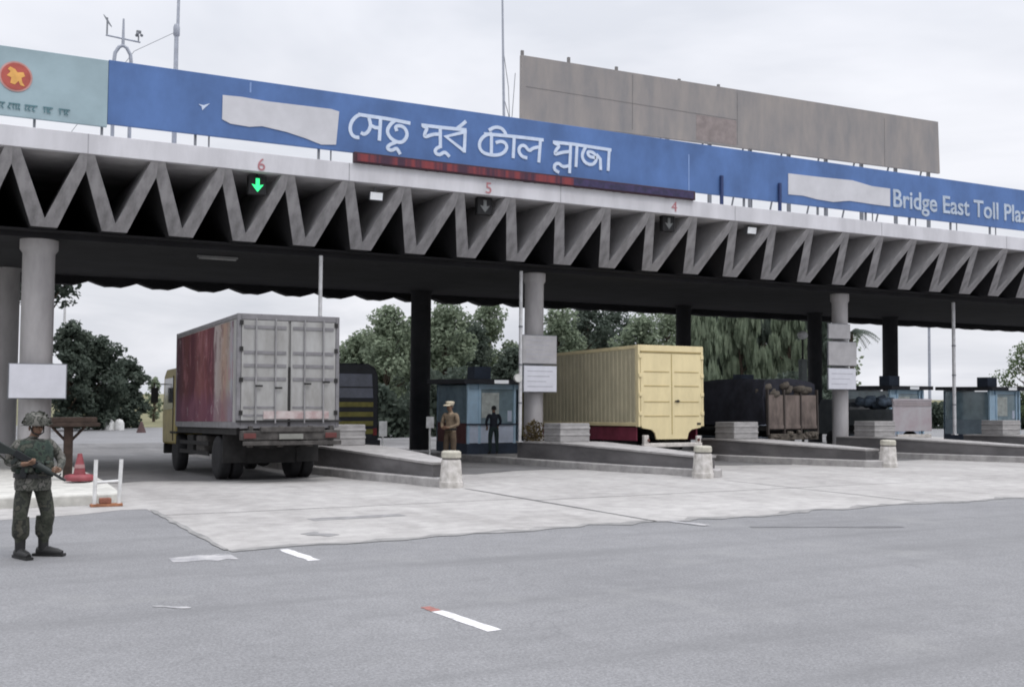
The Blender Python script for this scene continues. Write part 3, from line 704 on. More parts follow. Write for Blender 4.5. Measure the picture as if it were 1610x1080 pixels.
B().box(-1.1, -.6, 3.6, 4.7, .62, 1.05).build('fuel_tank', M_MUD, tk, .05)
B().box(-1.12, -.75, 4.95, 5.7, .55, 1.05).build('tool_box', M_CHAS, tk, .02)
for s_ in (-1, 1):
    wheel(tk, s_*1.02, 2.15, .53, .27, s_); wheel(tk, s_*.72, 2.15, .53, .26, s_)
    wheel(tk, s_*1.0, 7.2, .53, .28, s_)
    B().box(s_*1.17 if s_ < 0 else .62, -.62 if s_ < 0 else 1.17, 1.42, 1.44, .42, 1.12).build('mud_or_fill_flap', M_CHAS, tk)
B().box(-.62, .62, 1.45, 1.47, .40, 1.1).build('mud_or_fill_flap', M_CHAS, tk)  # middle flap added as a dark fill below the body
B().lathe([(.2, -.11), (.46, -.12), (.5, 0), (.46, .12), (.2, .11)], (.0, 3.4, .82), 'z', 24).build('spare_wheel', M_TYRE, tk)
for s_ in (-1, 1):
    b = B()
    for z in (.55, .8): b.box(s_*1.14-.02, s_*1.14+.02, 3.0, 6.5, z, z+.1)
    b.build('side_guard', M_CHAS, tk)
cab = B().prism([(7.1, .75), (9.05, .75), (9.1, 1.6), (8.9, 2.75), (8.6, 2.92), (7.1, 2.92)], 'x', -1.16, 1.16).build('cab', M_YCAB, tk, .06)
M_GLASS = mat('dark_glass', (.03, .035, .045), .12, 0, .1, 2, spec=.6)
for s_ in (-1, 1):
    B().prism([(7.5, 1.75), (8.85, 1.75), (8.68, 2.65), (7.5, 2.65)], 'x', s_*1.163, s_*1.175).build('side_window', M_GLASS, cab)
    B().box(-1.18 if s_ < 0 else 1.162, -1.162 if s_ < 0 else 1.18, 7.45, 7.47, .85, 2.7).build('door_seam', M_CHAS, cab)
    mi = B().tube([(s_*1.15, 8.9, 2.5), (s_*1.42, 9.0, 2.5), (s_*1.42, 9.0, 2.0)], .018, 6); mi.box(s_*1.42-.1, s_*1.42+.1, 8.93, 8.98, 1.95, 2.4); mi.build('mirror', M_CHAS, cab)
    B().box(-1.2 if s_ < 0 else .72, -.72 if s_ < 0 else 1.2, 6.75, 7.75, 1.06, 1.12).build('mudguard', M_CHAS, tk, .02)
B().box(-1.1, 1.1, 9.08, 9.2, .45, .75).build('front_bumper', M_CHAS, tk, .03)

# --- yellow container truck
M_YEL2 = mat('cream_yellow_paint', (.70, .595, .35), .55, 0, .06, 2, .04, 40, streak=(1, 1, .4)); M_YELS = mat('shaded_yellow_side', (.46, .415, .285), .6, 0, .08, 1.5)  # side colour is a darker copy with the roof shade put in
M_YDK = mat('dark_yellow_line', (.40, .31, .13), .7); M_MAROON = mat('maroon_skirt', (.19, .03, .055), .6, 0, .15, 3)  # first one: darker yellow for door seams and header gap
YY = 28.4
yt_ = thing('container_truck', 'cream yellow corrugated container truck waiting in the middle lane', 'truck', (20.93, YY, gz(YY)), rx=-.02)
W = 1.27; Z0, Z1, LN = 1.22, 3.74, 7.4
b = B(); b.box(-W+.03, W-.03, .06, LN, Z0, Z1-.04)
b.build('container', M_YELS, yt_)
b = B(); n_ = 29; b2 = B()
for i in range(n_):
    y = .2+i*(LN-.4)/n_; b.hexa([(-W, y+.03, Z0+.08), (-W+.032, y, Z0+.08), (-W+.032, y+.2, Z0+.08), (-W, y+.17, Z0+.08), (-W, y+.03, Z1-.12), (-W+.032, y, Z1-.12), (-W+.032, y+.2, Z1-.12), (-W, y+.17, Z1-.12)])
    b2.hexa([(W, y+.03, Z0+.08), (W, y+.17, Z0+.08), (W-.032, y+.2, Z0+.08), (W-.032, y, Z0+.08), (W, y+.03, Z1-.12), (W, y+.17, Z1-.12), (W-.032, y+.2, Z1-.12), (W-.032, y, Z1-.12)])
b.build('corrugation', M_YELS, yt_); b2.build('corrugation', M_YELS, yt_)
b = B()
for xx in (-W-.01, W-.07): b.box(xx, xx+.08, -.01, .16, Z0-.06, Z1); b.box(xx, xx+.08, .16, LN, Z1-.12, Z1-.01); b.box(xx, xx+.08, .16, LN, Z0-.04, Z0+.08)
b.box(-W+.07, W-.07, -.01, .14, Z1-.2, Z1)
b.build('corner_frame', M_YEL2, yt_, .015)
b = B(); b.box(-W+.09, W-.09, -.035, -.008, Z1-.235, Z1-.205); b.build('header_gap', M_YDK, yt_)
# doors: one flat panel stepping in at the bottom like the photo
poly = [(-W+.08, Z1-.25), (W-.08, Z1-.25), (W-.08, Z0-.02), (W-.13, Z0-.10), (.78, Z0-.16), (.66, Z0-.26), (.60, Z0-.46), (-.60, Z0-.46), (-.66, Z0-.26), (-.78, Z0-.16), (-W+.13, Z0-.10), (-W+.08, Z0-.02)]
B().prism(poly, 'y', -.02, .05).build('door_panel', M_YEL2, yt_, .012)
d = B()
for z in (.55, 1.0, 1.5, 1.95): d.box(-W+.2, -.1, -.034, -.018, Z1-.3-z, Z1-.28-z); d.box(.1, W-.2, -.034, -.018, Z1-.3-z, Z1-.28-z)
d.box(-.012, .012, -.03, -.018, Z0-.3, Z1-.27)
d.build('door_seam', M_YDK, yt_)
b = B()
for z in (.3, .9, 1.5, 2.1): b.box(-W+.0, -W+.12, -.045, -.021, Z0+z, Z0+z+.12); b.box(W-.12, W, -.045, -.021, Z0+z, Z0+z+.12)
b.build('hinge', M_YEL2, yt_, .01)
b = B().box(.12, .30, -.06, -.021, Z0+.73, Z0+.77); b.box(.19, .23, -.075, -.06, Z0+.70, Z0+.80); b.build('latch', M_CHAS, yt_, .008)
B().box(W-.28, W-.14, -.04, -.021, Z0-.0, Z0+.06).build('reflector', M_CHAS, yt_)
M_WBAR = mat('white_bumper', (.62, .58, .54), .6, 0, .15, 4)
b = B(); b.box(-1.15, 1.12, -.12, .02, .52, .65); b.box(-1.14, -.96, -.11, .02, .65, .9); b.box(.94, 1.1, -.09, .02, .65, .86); b.build('rear_bumper', M_WBAR, yt_, .02)
M_AMB = mat('dull_amber', (.13, .05, .04), .4)
for s_ in (-1, 1): B().lathe([(.045, -.125), (.045, -.1)], (s_*.98, -.0, .74), 'y', 14).build('tail_light', M_AMB, yt_)
b = B(); b.box(-1.2, -1.15, .25, LN-.3, .72, Z0-.07); b.box(1.15, 1.2, .25, LN-.3, .72, Z0-.07); b.build('side_skirt', M_MAROON, yt_)
b = B(); b.box(-.45, -.3,   .1, 9.3, .78, 1.1); b.box(.3, .45, .1, 9.3, .78, 1.1); b.box(-1.14, 1.14, .15, LN, 1.1, Z0-.045)
for y in (1.9, 3.2, 8.6): b.tube([(-1, y, .52), (1, y, .52)], .09, 8)
b.build('chassis', M_CHAS, yt_)
for y in (1.9, 3.2): 
    for s_ in (-1, 1): wheel(yt_, s_*1.0, y, .52, .28, s_); wheel(yt_, s_*.69, y, .52, .26, s_)
for s_ in (-1, 1): wheel(yt_, s_*1.0, 8.6, .52, .28, s_)
for s_ in (-1, 1): B().box(-1.16 if s_ < 0 else .55, -.55 if s_ < 0 else 1.16, 1.15, 1.17, .22, 1.0).build('mud_or_fill_flap', M_CHAS, yt_)
B().prism([(7.7, .75), (9.6, .75), (9.65, 1.6), (9.45, 2.6), (9.2, 2.75), (7.7, 2.75)], 'x', -1.17, 1.17).build('cab', M_YCAB, yt_, .06)

# --- striped bus ahead in the next lane
M_BUSD = mat('dark_bus_paint', (.025, .028, .035), .5, 0, .2, 3); M_BUSY = mat('bus_yellow_stripe', (.30, .27, .07), .6, 0, .15, 4); M_BUSW = mat('bus_window', (.10, .115, .17), .15, 0, .2, 1.2, spec=.6)
bs = thing('bus', 'dark bus with yellow rear stripes seen past the box truck', 'bus', (12.75, 36.2, gz(36.2)), rx=-.02)
W = 1.25
B().prism([(-W, .45), (W, .45), (W, 2.9), (W-.12, 3.22), (W-.4, 3.36), (-W+.4, 3.36), (-W+.12, 3.22), (-W, 2.9)], 'y', 0, 8.6).build('body', M_BUSD, bs, .05)
B().prism([(-W+.2, 2.15), (W-.2, 2.15), (W-.25, 3.0), (-W+.25, 3.0)], 'y', -.02, .01).build('rear_window', M_BUSW, bs, .01)
B().box(-W+.22, W-.22, -.025, -.005, 2.5, 2.55).build('wiper_bar', M_BUSD, bs)
b = B()
for z in (1.84, 1.5, 1.18, .9): b.box(-W+.16, W-.2, -.02, .01, z, z+.17)
b.build('yellow_stripe', M_BUSY, bs, .008)
B().box(-W-.03, W+.03, -.14, .0, .42, .7).build('bumper', M_BUSD, bs, .03)
b = B()
for s_ in (-1, 1): B().box(s_*(W-.14)-.07, s_*(W-.14)+.07, -.035, .0, .85, 1.1).build('tail_light', mat('bus_red', (.25, .03, .03), .4), bs)
for s_ in (-1, 1):
    wheel(bs, s_*1.05, 2.2, .48, .3, s_); wheel(bs, s_*1.05, 7.2, .48, .28, s_)
    B().box(-W-.012 if s_ < 0 else W-.0, -W if s_ < 0 else W+.012, .6, 8.2, 1.7, 2.6).build('side_window', M_BUSW, bs)

def sack(b, c, r_, rt):
    """a slumped filled sack"""
    k0 = len(b.v); b.ball((0, 0, 0), r_, 10)
    Rm = Matrix.Rotation(rt.uniform(0, 6.28), 3, 'Z') @ Matrix.Rotation(rt.uniform(-.4, .4), 3, 'X'); ph = rt.uniform(0, 6)
    for i in range(k0, len(b.v)):
        p = Vector(b.v[i]); p = Vector([math.copysign(abs(p[q]/r_[q])**.55*r_[q], p[q]) for q in range(3)]); p *= 1+.4*(.16*math.sin(p.x*17+ph)+.12*math.sin(p.y*23+ph*2)); p = Rm @ p; b.v[i] = (p.x+c[0], p.y+c[1], p.z+c[2])
# --- dark loaded truck in the fourth lane
M_NAVY = mat('dark_tarpaulin', (.035, .036, .050), .85, 0, .25, 2, .2, 6); M_TAIL = mat('pinkish_tailboard', (.19, .152, .135), .85, 0, .25, 3, streak=(1, 1, .4)); M_SACK = mat('jute_sack', (.125, .108, .09), .95, 0, .2, 7)
lt_ = thing('loaded_truck', 'open truck with three brown tailboard panels and a dark tarpaulin', 'truck', (28.1, 30.7, gz(30.7)), rx=-.02)
W = 1.22
B().box(-W, W, .06, 7.6, .95, 1.1).build('cargo_bed', M_CHAS, lt_)
for i in range(3):
    xa = -W+.04+i*.80; b = B().box(xa, xa+.72, -.02, .05, 1.0, 2.25); b.box(xa-.0, xa+.72, -.045, -.02, 1.02, 1.14); b.build('tailboard_panel', M_TAIL, lt_, .01)
b = B()
for x in (-W, -W+.77, -W+1.57, W-.06): b.box(x, x+.065, -.05, .06, .8, 2.45)
b.build('stake', mat('dark_stake', (.06, .05, .045), .8), lt_, .008)
b = B(); rt = random.Random(2)
ys = [0.15, 1.5, 3, 4.5, 6, 7.55]
vs = []; prof = [(-W-.02, 1.1), (-W-.05, 2.2), (-W-.0, 2.72), (-W+.2, 2.82), (.0, 2.86), (W-.2, 2.8), (W+.02, 2.68), (W+.05, 2.2), (W+.02, 1.1)]
for y in ys: vs += [(x+rt.uniform(-.04, .04), y, z+rt.uniform(-.08, .08)) for x, z in prof]
n = len(prof)
b.add(vs, [(i*n+k, (i+1)*n+k, (i+1)*n+k+1, i*n+k+1) for i in range(len(ys)-1) for k in range(n-1)], 0, True); b.add(vs[:n], [tuple(range(n))]); b.add(vs[-n:], [tuple(range(n-1, -1, -1))])
b.build('tarpaulin', M_NAVY, lt_)
b = B()
for i in range(26): sack(b, (rt.uniform(-1.0, 1.0), rt.uniform(.15, .9), rt.uniform(2.25, 2.6)), (.30, .2, .12), rt)
b.build('load', M_SACK, lt_)
b = B(); b.box(-1.15, 1.15, -.1, .05, .62, .84)
for i in range(12): sack(b, (rt.uniform(-1.05, 1.05), -.08, rt.uniform(.68, .92)), (.14, .07, .08), rt)
b.build('rear_bumper', M_SACK, lt_, .01)
b = B(); b.box(-.45, -.3, .1, 9.5, .7, .95); b.box(.3, .45, .1, 9.5, .7, .95); b.build('chassis', M_CHAS, lt_)
for s_ in (-1, 1): wheel(lt_, s_*.98, 1.6, .5, .3, s_); wheel(lt_, s_*.98, 8.4, .5, .28, s_)
B().prism([(7.8, .7), (9.5, .7), (9.55, 1.5), (9.35, 2.6), (9.1, 2.75), (7.8, 2.75)], 'x', -1.14, 1.14).build('cab', M_BUSD, lt_, .05)

# --- small pale delivery truck, fifth lane
M_PALEV = mat('pale_van_panel', (.42, .405, .42), .6, 0, .1, 1.5, col2=(.37, .31, .33))
pv = thing('pickup_truck', 'low pale pickup with a white tailgate panel at the right', 'truck', (34.95, 31.3, gz(31.3)+.14), rx=-.02)
W = .98
B().box(-W, W, .03, 2.6, .75, .95).build('cargo_bed', M_CHAS, pv)
b = B().box(-1.08, 1.08, -.03, .03, .72, 1.98); b.box(-1.10, 1.10, -.05, .05, 1.93, 2.02); b.build('tailgate', M_PALEV, pv, .015)
M_SIDE = mat('dull_side_board', (.10, .11, .115), .8)
for s_ in (-1, 1): B().box(s_*1.055-.025, s_*1.055+.025, .032, 2.6, .95, 1.6).build('side_board', M_SIDE, pv)
B().box(-1.06, 1.06, -.052, -.03, 1.72, 1.9).build('red_stripe', mat('dusty_pink', (.34, .30, .31), .7), pv)
b = B().box(-.95, .95, -.12, .0, .46, .6); b.build('bumper', M_WBAR, pv, .02)
b = B()
rt = random.Random(12)
for i in range(14): sack(b, (rt.uniform(-.8, .8), rt.uniform(.3, 2.2), rt.uniform(1.7, 2.15)), (.3, .22, .17), rt)
b.build('load', mat('mixed_load', (.09, .12, .16), .9, 0, .3, 5), pv)
for s_ in (-1, 1): wheel(pv, s_*.85, .9, .36, .22, s_); wheel(pv, s_*.85, 3.5, .36, .22, s_)
c_ = B().prism([(2.7, .55), (4.5, .55), (4.6, 1.2), (4.1, 2.05), (2.7, 2.05)], 'x', -.95, .95).build('cab', M_SIDE, pv, .05)
B().box(-.75, .75, 2.68, 2.70, 1.45, 1.9).build('rear_window', M_GLASS, c_)

# ------------------------------------------------------------------ toll booths
M_BLU = mat('light_blue_booth', (.50, .69, .84), .55, 0, .08, 2); M_BLUP = mat('blue_white_panel', (.68, .75, .88), .6, 0, .08, 3)
M_ROOFB = mat('booth_roof_dark', (.04, .042, .05), .8); M_BGL = mat('booth_glass', (.26, .36, .41), .08, 0, .15, 2, spec=.7); M_BRED = mat('dull_red_wall', (.14, .055, .055), .8)
M_BGREY = mat('booth_grey_wall', (.30, .37, .42), .8, 0, .12, 2)
M_BDK = mat('booth_dark_base', (.05, .065, .095), .8)
M_BCURT = mat('booth_curtain', (.62, .66, .62), .8, 0, .15, 4)
def booth(c, y, label, h=2.42, w_=1.05, ac=True, red=False):
    z0 = gz(y)+.2
    t = thing('toll_booth', label, 'toll booth', (c, y, z0), group='toll booths on the islands')
    D = 2.6
    B().box(-w_, w_, .02, D, 0, .36).build('plinth', M_BDK, t)
    b = B()
    for x in (-w_, -w_*.56-.03, w_*.72, w_-.08): b.box(x, x+.09, 0, .09, .36, h)
    b.box(-w_, w_, .09, .12, h-.18, h); 
    for x in (-w_, w_-.08): b.box(x, x+.08, D-.09, D, .36, h)
    b.build('frame', M_BLU, t, .008)
    B().box(-w_+.09, -w_*.56-.03, .03, .07, .38, 1.0).build('lower_panel', M_BLUP, t)
    B().box(-w_*.56+.06, w_*.72, .03, .07, .38, 1.0).build('lower_panel', M_BLUP, t)
    B().box(-w_+.09, -w_*.56-.03, .04, .07, 1.05, h-.19).build('side_panel', M_BLU, t)
    B().box(-w_*.56+.06, w_*.72, .05, .07, 1.05, h-.19).build('window', M_BGL, t)
    B().box(-w_*.56+.10, w_*.18, .034, .046, 1.25, h-.3).build('curtain', M_BCURT, t)
    B().box(w_*.5, w_*.66, .034, .046, 1.12, 1.5).build('notice_paper', M_BLUP, t)
    B().box(-w_-.03, w_+.03, -.04, .03, 1.0, 1.05).build('counter', M_BDK, t)
    for s_ in (-1, 1):
        B().box(-w_ if s_ < 0 else w_-.05, -w_+.05 if s_ < 0 else w_, .12, D-.1, .36, 1.05).build('side_wall', (M_BRED if red else M_BGREY) if s_ < 0 else M_BLU, t)
        B().box(-w_+.01 if s_ < 0 else w_-.04, -w_+.04 if s_ < 0 else w_-.01, .12, D-.1, 1.06, h-.05).build('side_window', M_BGL, t)
    B().box(-w_, w_, D-.08, D-.02, .36, h).build('rear_wall', M_BLU, t)
    B().box(-w_-.28, w_+.22, -.35, D+.25, h+.004, h+.17).build('roof', M_ROOFB, t, .02)
    if ac:
        B().box(-.55, .1, .5, 1.1, h+.18, h+.62).build('air_conditioner', M_BDK, t, .02)
        B().box(-.2, .35, -.365, -.352, h+.02, h+.14).build('lamp', M_LAMPW, t)
    return t
booth(17.45, 34.0, 'light blue toll booth behind the policeman with a dark figure at its window', red=True)
booth(24.5, 35.0, 'toll booth hidden in shade beyond the yellow truck')
booth(10.3, 35.0, 'toll booth in shade right of the box truck beside the bus')
booth(38.3, 34.6, 'pale blue toll booth behind the low pale pickup')
booth(31.1, 36.0, 'dark shaded toll booth left of the rightmost rear column')
booth(44.0, 34.0, 'light blue toll booth at the far right behind the slim white pole')

# ------------------------------------------------------------------ people
M_SKIN = mat('skin', (.20, .115, .075), .6, 0, .1, 6); M_BOOT = mat('black_boot', (.018, .018, .018), .5)
def camo(name, cols, scale=9):
    m = bpy.data.materials.new(name); m.use_nodes = True; t = m.node_tree; n = t.nodes; l = t.links; p = n['Principled BSDF']; p.inputs['Roughness'].default_value = .92
    tcn = n.new('ShaderNodeTexCoord'); z = n.new('ShaderNodeTexNoise'); z.inputs['Scale'].default_value = scale; z.inputs['Detail'].default_value = 2.5; l.new(tcn.outputs['Object'], z.inputs['Vector'])
    r = n.new('ShaderNodeValToRGB'); r.color_ramp.interpolation = 'CONSTANT'; l.new(z.outputs[0], r.inputs[0])
    for i, (pz, c) in enumerate(cols):
        e_ = r.color_ramp.elements[i] if i < 2 else r.color_ramp.elements.new(pz)
        e_.position = pz; e_.color = (*c, 1)
    l.new(r.outputs[0], p.inputs['Base Color'])
    z2 = n.new('ShaderNodeTexNoise'); z2.inputs['Scale'].default_value = 18; l.new(tcn.outputs['Object'], z2.inputs['Vector'])
    b = n.new('ShaderNodeBump'); b.inputs['Strength'].default_value = .5; b.inputs['Distance'].default_value = .03; l.new(z2.outputs[0], b.inputs['Height']); l.new(b.outputs[0], p.inputs['Normal'])
    return m
M_CAMO = camo('camouflage_trousers', [(0, (.030, .034, .024)), (.44, (.045, .048, .036)), (.54, (.022, .024, .020)), (.62, (.062, .060, .046))])
M_CAMOJ = camo('camouflage_jacket', [(0, (.042, .044, .036)), (.42, (.085, .085, .073)), (.50, (.03, .033, .027)), (.57, (.125, .12, .108))], 11)
def skin_mesh(verts, edges, radii, sub=2):
    me = bpy.data.meshes.new('s'); me.from_pydata(verts, edges, []); o = bpy.data.objects.new('s', me); COL.objects.link(o)
    md = o.modifiers.new('skin', 'SKIN'); md.use_smooth_shade = True; md.branch_smoothing = .3
    for i, r_ in enumerate(radii):
        sv = me.skin_vertices[0].data[i]; sv.radius = r_ if isinstance(r_, tuple) else (r_, r_); sv.use_root = (i == 0)
    ss = o.modifiers.new('sub', 'SUBSURF'); ss.levels = sub; ss.render_levels = sub
    out = bpy.data.meshes.new_from_object(o.evaluated_get(bpy.context.evaluated_depsgraph_get())); bpy.data.objects.remove(o); return out
def person(label, loc, rz, J, mats, k=1.0, paint=None, group=None, bulk=1.0):
    """figure facing -Y in its own frame; its left is +X.  J overrides joints"""
    D = dict(pelvis=(0, 0, .93), waist=(0, 0, 1.06), chest=(0, 0, 1.26), neck=(0, .01, 1.44), chin=(0, -.02, 1.52), head=(0, -.01, 1.60), crown=(0, .0, 1.685), nose=(0, -.105, 1.575),
             hipL=(.10, 0, .90), kneeL=(.12, -.03, .50), ankL=(.13, .02, .10), toeL=(.15, -.16, .045),
             hipR=(-.10, 0, .90), kneeR=(-.12, -.03, .50), ankR=(-.13, .02, .10), toeR=(-.15, -.16, .045),
             shL=(.19, 0, 1.39), elL=(.25, .03, 1.12), wrL=(.26, -.05, .88), shR=(-.19, 0, 1.39), elR=(-.25, .03, 1.12), wrR=(-.26, -.05, .88),
             hdL=(0, -.02, -1), hdR=(0, -.02, -1), pnL=(0, -1, 0), pnR=(0, -1, 0), curl=.5)
    D.update(J)
    V = []; E = []; Rd = []; idx = {}
    def add(n, p, r_, par=None):
        idx[n] = len(V); V.append(tuple(p)); Rd.append(r_)
        if par is not None: E.append((idx[par], idx[n]))
    add('pelvis', D['pelvis'], (.155*bulk, .12*bulk)); add('waist', D['waist'], (.145*bulk, .115*bulk), 'pelvis'); add('chest', D['chest'], (.175*bulk, .125*bulk), 'waist')
    add('neck', D['neck'], .062, 'chest'); add('chin', D['chin'], (.062, .07), 'neck'); add('head', D['head'], (.078, .095), 'chin'); add('crown', D['crown'], (.06, .07), 'head')
    add('nose', D['nose'], .014, 'head')
    for s_ in 'LR':
        add('hip'+s_, D['hip'+s_], .105*bulk, 'pelvis'); add('knee'+s_, D['knee'+s_], .072*bulk**1.6, 'hip'+s_); 
        mid = Vector(D['knee'+s_]).lerp(Vector(D['ank'+s_]), .4); mid.y += .015; add('calf'+s_, mid, .064*bulk**1.5, 'knee'+s_)
        add('ank'+s_, D['ank'+s_], .046, 'calf'+s_); add('toe'+s_, D['toe'+s_], (.045, .035), 'ank'+s_)
        add('sh'+s_, D['sh'+s_], .070*bulk, 'chest'); add('el'+s_, D['el'+s_], .050*bulk**2, 'sh'+s_); add('wr'+s_, D['wr'+s_], .034, 'el'+s_)
        d = Vector(D['hd'+s_]).normalized(); pn = Vector(D['pn'+s_]); pn = (pn-d*pn.dot(d)).normalized(); sd_ = d.cross(pn)
        w_ = Vector(D['wr'+s_]); pm = w_+d*.055; add('palm'+s_, pm, (.036, .020), 'wr'+s_)
        sgn = 1 if s_ == 'L' else -1
        for fi, (off, ln) in enumerate(((.030, .070), (.010, .080), (-.010, .074), (-.029, .058))):
            root = w_+d*.09+sd_*off*sgn; c1 = root+d*ln*.5+pn*ln*.25*D['curl']; c2 = c1+(d*(1-D['curl'])+pn*D['curl']*1.2).normalized()*ln*.55
            add('f%d%s' % (fi, s_), root, .0105, 'palm'+s_); add('g%d%s' % (fi, s_), c1, .0095, 'f%d%s' % (fi, s_)); add('h%d%s' % (fi, s_), c2, .008, 'g%d%s' % (fi, s_))
        th = w_+d*.04+sd_*.036*sgn+pn*.012; add('t0'+s_, th, .0125, 'palm'+s_); add('t1'+s_, th+d*.04+sd_*.012*sgn+pn*.02, .0105, 't0'+s_)
    me = skin_mesh(V, E, Rd)
    for m in mats: me.materials.append(m)
    for f_ in me.polygons:
        c = Vector(f_.center); f_.use_smooth = True
        f_.material_index = paint(c, D)
    t = thing('person', label, 'person', loc, rz, group); t.scale = (k, k, k)
    o = bpy.data.objects.new('body', me); COL.objects.link(o); o.parent = t
    h = Vector(D['head'])
    for s_ in (-1, 1):
        B().ball((h.x+s_*.03, h.y-.088, h.z+.005), (.012, .008, .007), 8).build('eye', M_BOOT, t)
        B().ball((h.x+s_*.083, h.y+.01, h.z-.01), (.012, .022, .034), 8).build('ear', mats[0], t)
    B().box(h.x-.025, h.x+.025, h.y-.095, h.y-.084, h.z-.062, h.z-.054).build('mouth', mat('lip', (.13, .06, .05), .6), t)
    return t, D
def near(c, p, r_): return (c-Vector(p)).length < r_
def paint_std(c, D):
    if c.z > 1.47 or near(c, Vector(D['wrL'])+Vector(D['hdL']).normalized()*.1, .115) or near(c, Vector(D['wrR'])+Vector(D['hdR']).normalized()*.1, .115): return 0
    if c.z < .13: return 3
    return 1 if c.z < .96 else 2
# soldier
g = Vector((1.16, 14.58, 0))
JS = dict(pelvis=(0, 0, .93), hipL=(.10, 0, .90), kneeL=(.175, -.05, .49), ankL=(.16, .05, .10), toeL=(.30, -.09, .045), hipR=(-.10, 0, .90), kneeR=(-.15, -.02, .48), ankR=(-.12, .03, .10), toeR=(-.10, -.16, .045),
          elL=(.33, -.04, 1.17), wrL=(.21, -.27, 1.05), hdL=(-.35, -.6, .1), pnL=(-.8, .3, .5), elR=(-.30, .04, 1.15), wrR=(-.19, -.21, 1.14), hdR=(.55, -.5, .15), pnR=(.2, .6, .6), curl=.85,
          chin=(.01, -.03, 1.50), head=(.02, -.02, 1.575), nose=(.05, -.115, 1.55), crown=(.02, 0, 1.65))
sol, D = person('soldier in camouflage with a covered helmet, standing at the left edge', (g.x, g.y, 0), R(14), JS, [M_SKIN, M_CAMO, M_CAMOJ, M_BOOT], 1.0, paint_std, bulk=1.12)
for s_ in 'LR':
    a = Vector(D['ank'+s_]); tt = Vector(D['toe'+s_]); d = (tt-a); d.z = 0; d.normalize(); n_ = Vector((-d.y, d.x, 0))
    b = B().tube([a+Vector((0, 0, .18)), a+Vector((0, 0, .06)), a-Vector((0, 0, .02))], [.066, .062, .06], 12)
    b.tube([a-d*.07+Vector((0, 0, -.045)), a+d*.05+Vector((0, 0, -.04)), a+d*.17+Vector((0, 0, -.055)), a+d*.24+Vector((0, 0, -.065))], [.055, .058, .052, .034], 12)
    p0 = a-d*.12; p1 = a+d*.27
    b.hexa([tuple((q+n_*w_).xy)+(z,) for z in (0, .03) for q, w_ in ((p0, -.045), (p1, -.045), (p1, .045), (p0, .045))])
    b.build('boot', M_BOOT, sol)
# trousers bag over the boots, jacket skirt, vest
b = B()
for s_ in 'LR':
    a = Vector(D['ank'+s_]); kn = Vector(D['knee'+s_]); b.lathe([(.064, -.03), (.098, .02), (.102, .10), (.092, .24)], tuple(a+Vector((0, -.005, .15))), n=14)
b.build('trouser_cuff', M_CAMO, sol)
B().lathe([(.205, .82), (.212, .9), (.19, 1.06), (.19, 1.18)], (0, 0, 0), n=20).build('jacket_skirt', M_CAMOJ, sol)
M_VEST = camo('dark_green_vest', [(0, (.016, .028, .022)), (.45, (.030, .046, .034)), (.54, (.014, .018, .015)), (.62, (.05, .055, .042))], 10)
b = B().lathe([(.20, 1.02), (.225, 1.06), (.232, 1.2), (.225, 1.34), (.17, 1.42)], (0, .0, 0), n=24)
for v in range(len(b.v)): x, y, z = b.v[v]; b.v[v] = (x, y*.82, z)
b.build('vest', M_VEST, sol)
b = B()
for x in (-.12, 0, .12): b.box(x-.05, x+.05, -.235, -.14, 1.04, 1.17)
b.build('pouch', M_VEST, sol, .015)
B().lathe([(.225, .97), (.225, 1.02)], (0, 0, 0), n=20).build('belt', M_BOOT, sol)
b = B(); hc = D['head']; b.lathe([(.142, .0), (.147, .02), (.140, .07), (.118, .12), (.075, .155), (.001, .168)], (hc[0], hc[1]+.015, hc[2]+.02), n=20)
for i, (x, y, z) in enumerate(b.v): b.v[i] = (x, hc[1]+.015+(y-hc[1]-.015)*1.15, z)
rt = random.Random(4)
hl = b.build('helmet', M_CAMOJ, sol)
b = B()
for i in range(90):                      # scrim and leaf tufts on the helmet cover
    a = rt.uniform(0, 6.28); e_ = rt.uniform(0, 1.3); p = Vector((hc[0]+.143*math.cos(a)*math.cos(e_), hc[1]+.015+.165*math.sin(a)*math.cos(e_), hc[2]+.03+.145*math.sin(e_)))
    u = Vector((rt.uniform(-1, 1), rt.uniform(-1, 1), rt.uniform(-1, 1))).normalized()*.032; v_ = Vector((rt.uniform(-1, 1), rt.uniform(-1, 1), rt.uniform(-.2, 1))).normalized()*.045
    b.add([p-u, p+u, p+u*.3+v_, p-u*.3+v_], [(0, 1, 2, 3)])
b.build('helmet_scrim', M_CAMO, sol)
b = B()
for s_ in (-1, 1): b.tube([(hc[0]+s_*.085, hc[1]-.0, hc[2]+.03), (hc[0]+s_*.065, hc[1]-.05, hc[2]-.06), (hc[0], hc[1]-.075, hc[2]-.095)], .009, 6)
b.build('chin_strap', M_BOOT, sol)
b = B().box(-.2, -.06, .12, .24, 1.02, 1.36); b.box(-.05, .19, .125, .25, .98, 1.36); b.build('backpack', M_CAMO, sol, .04)
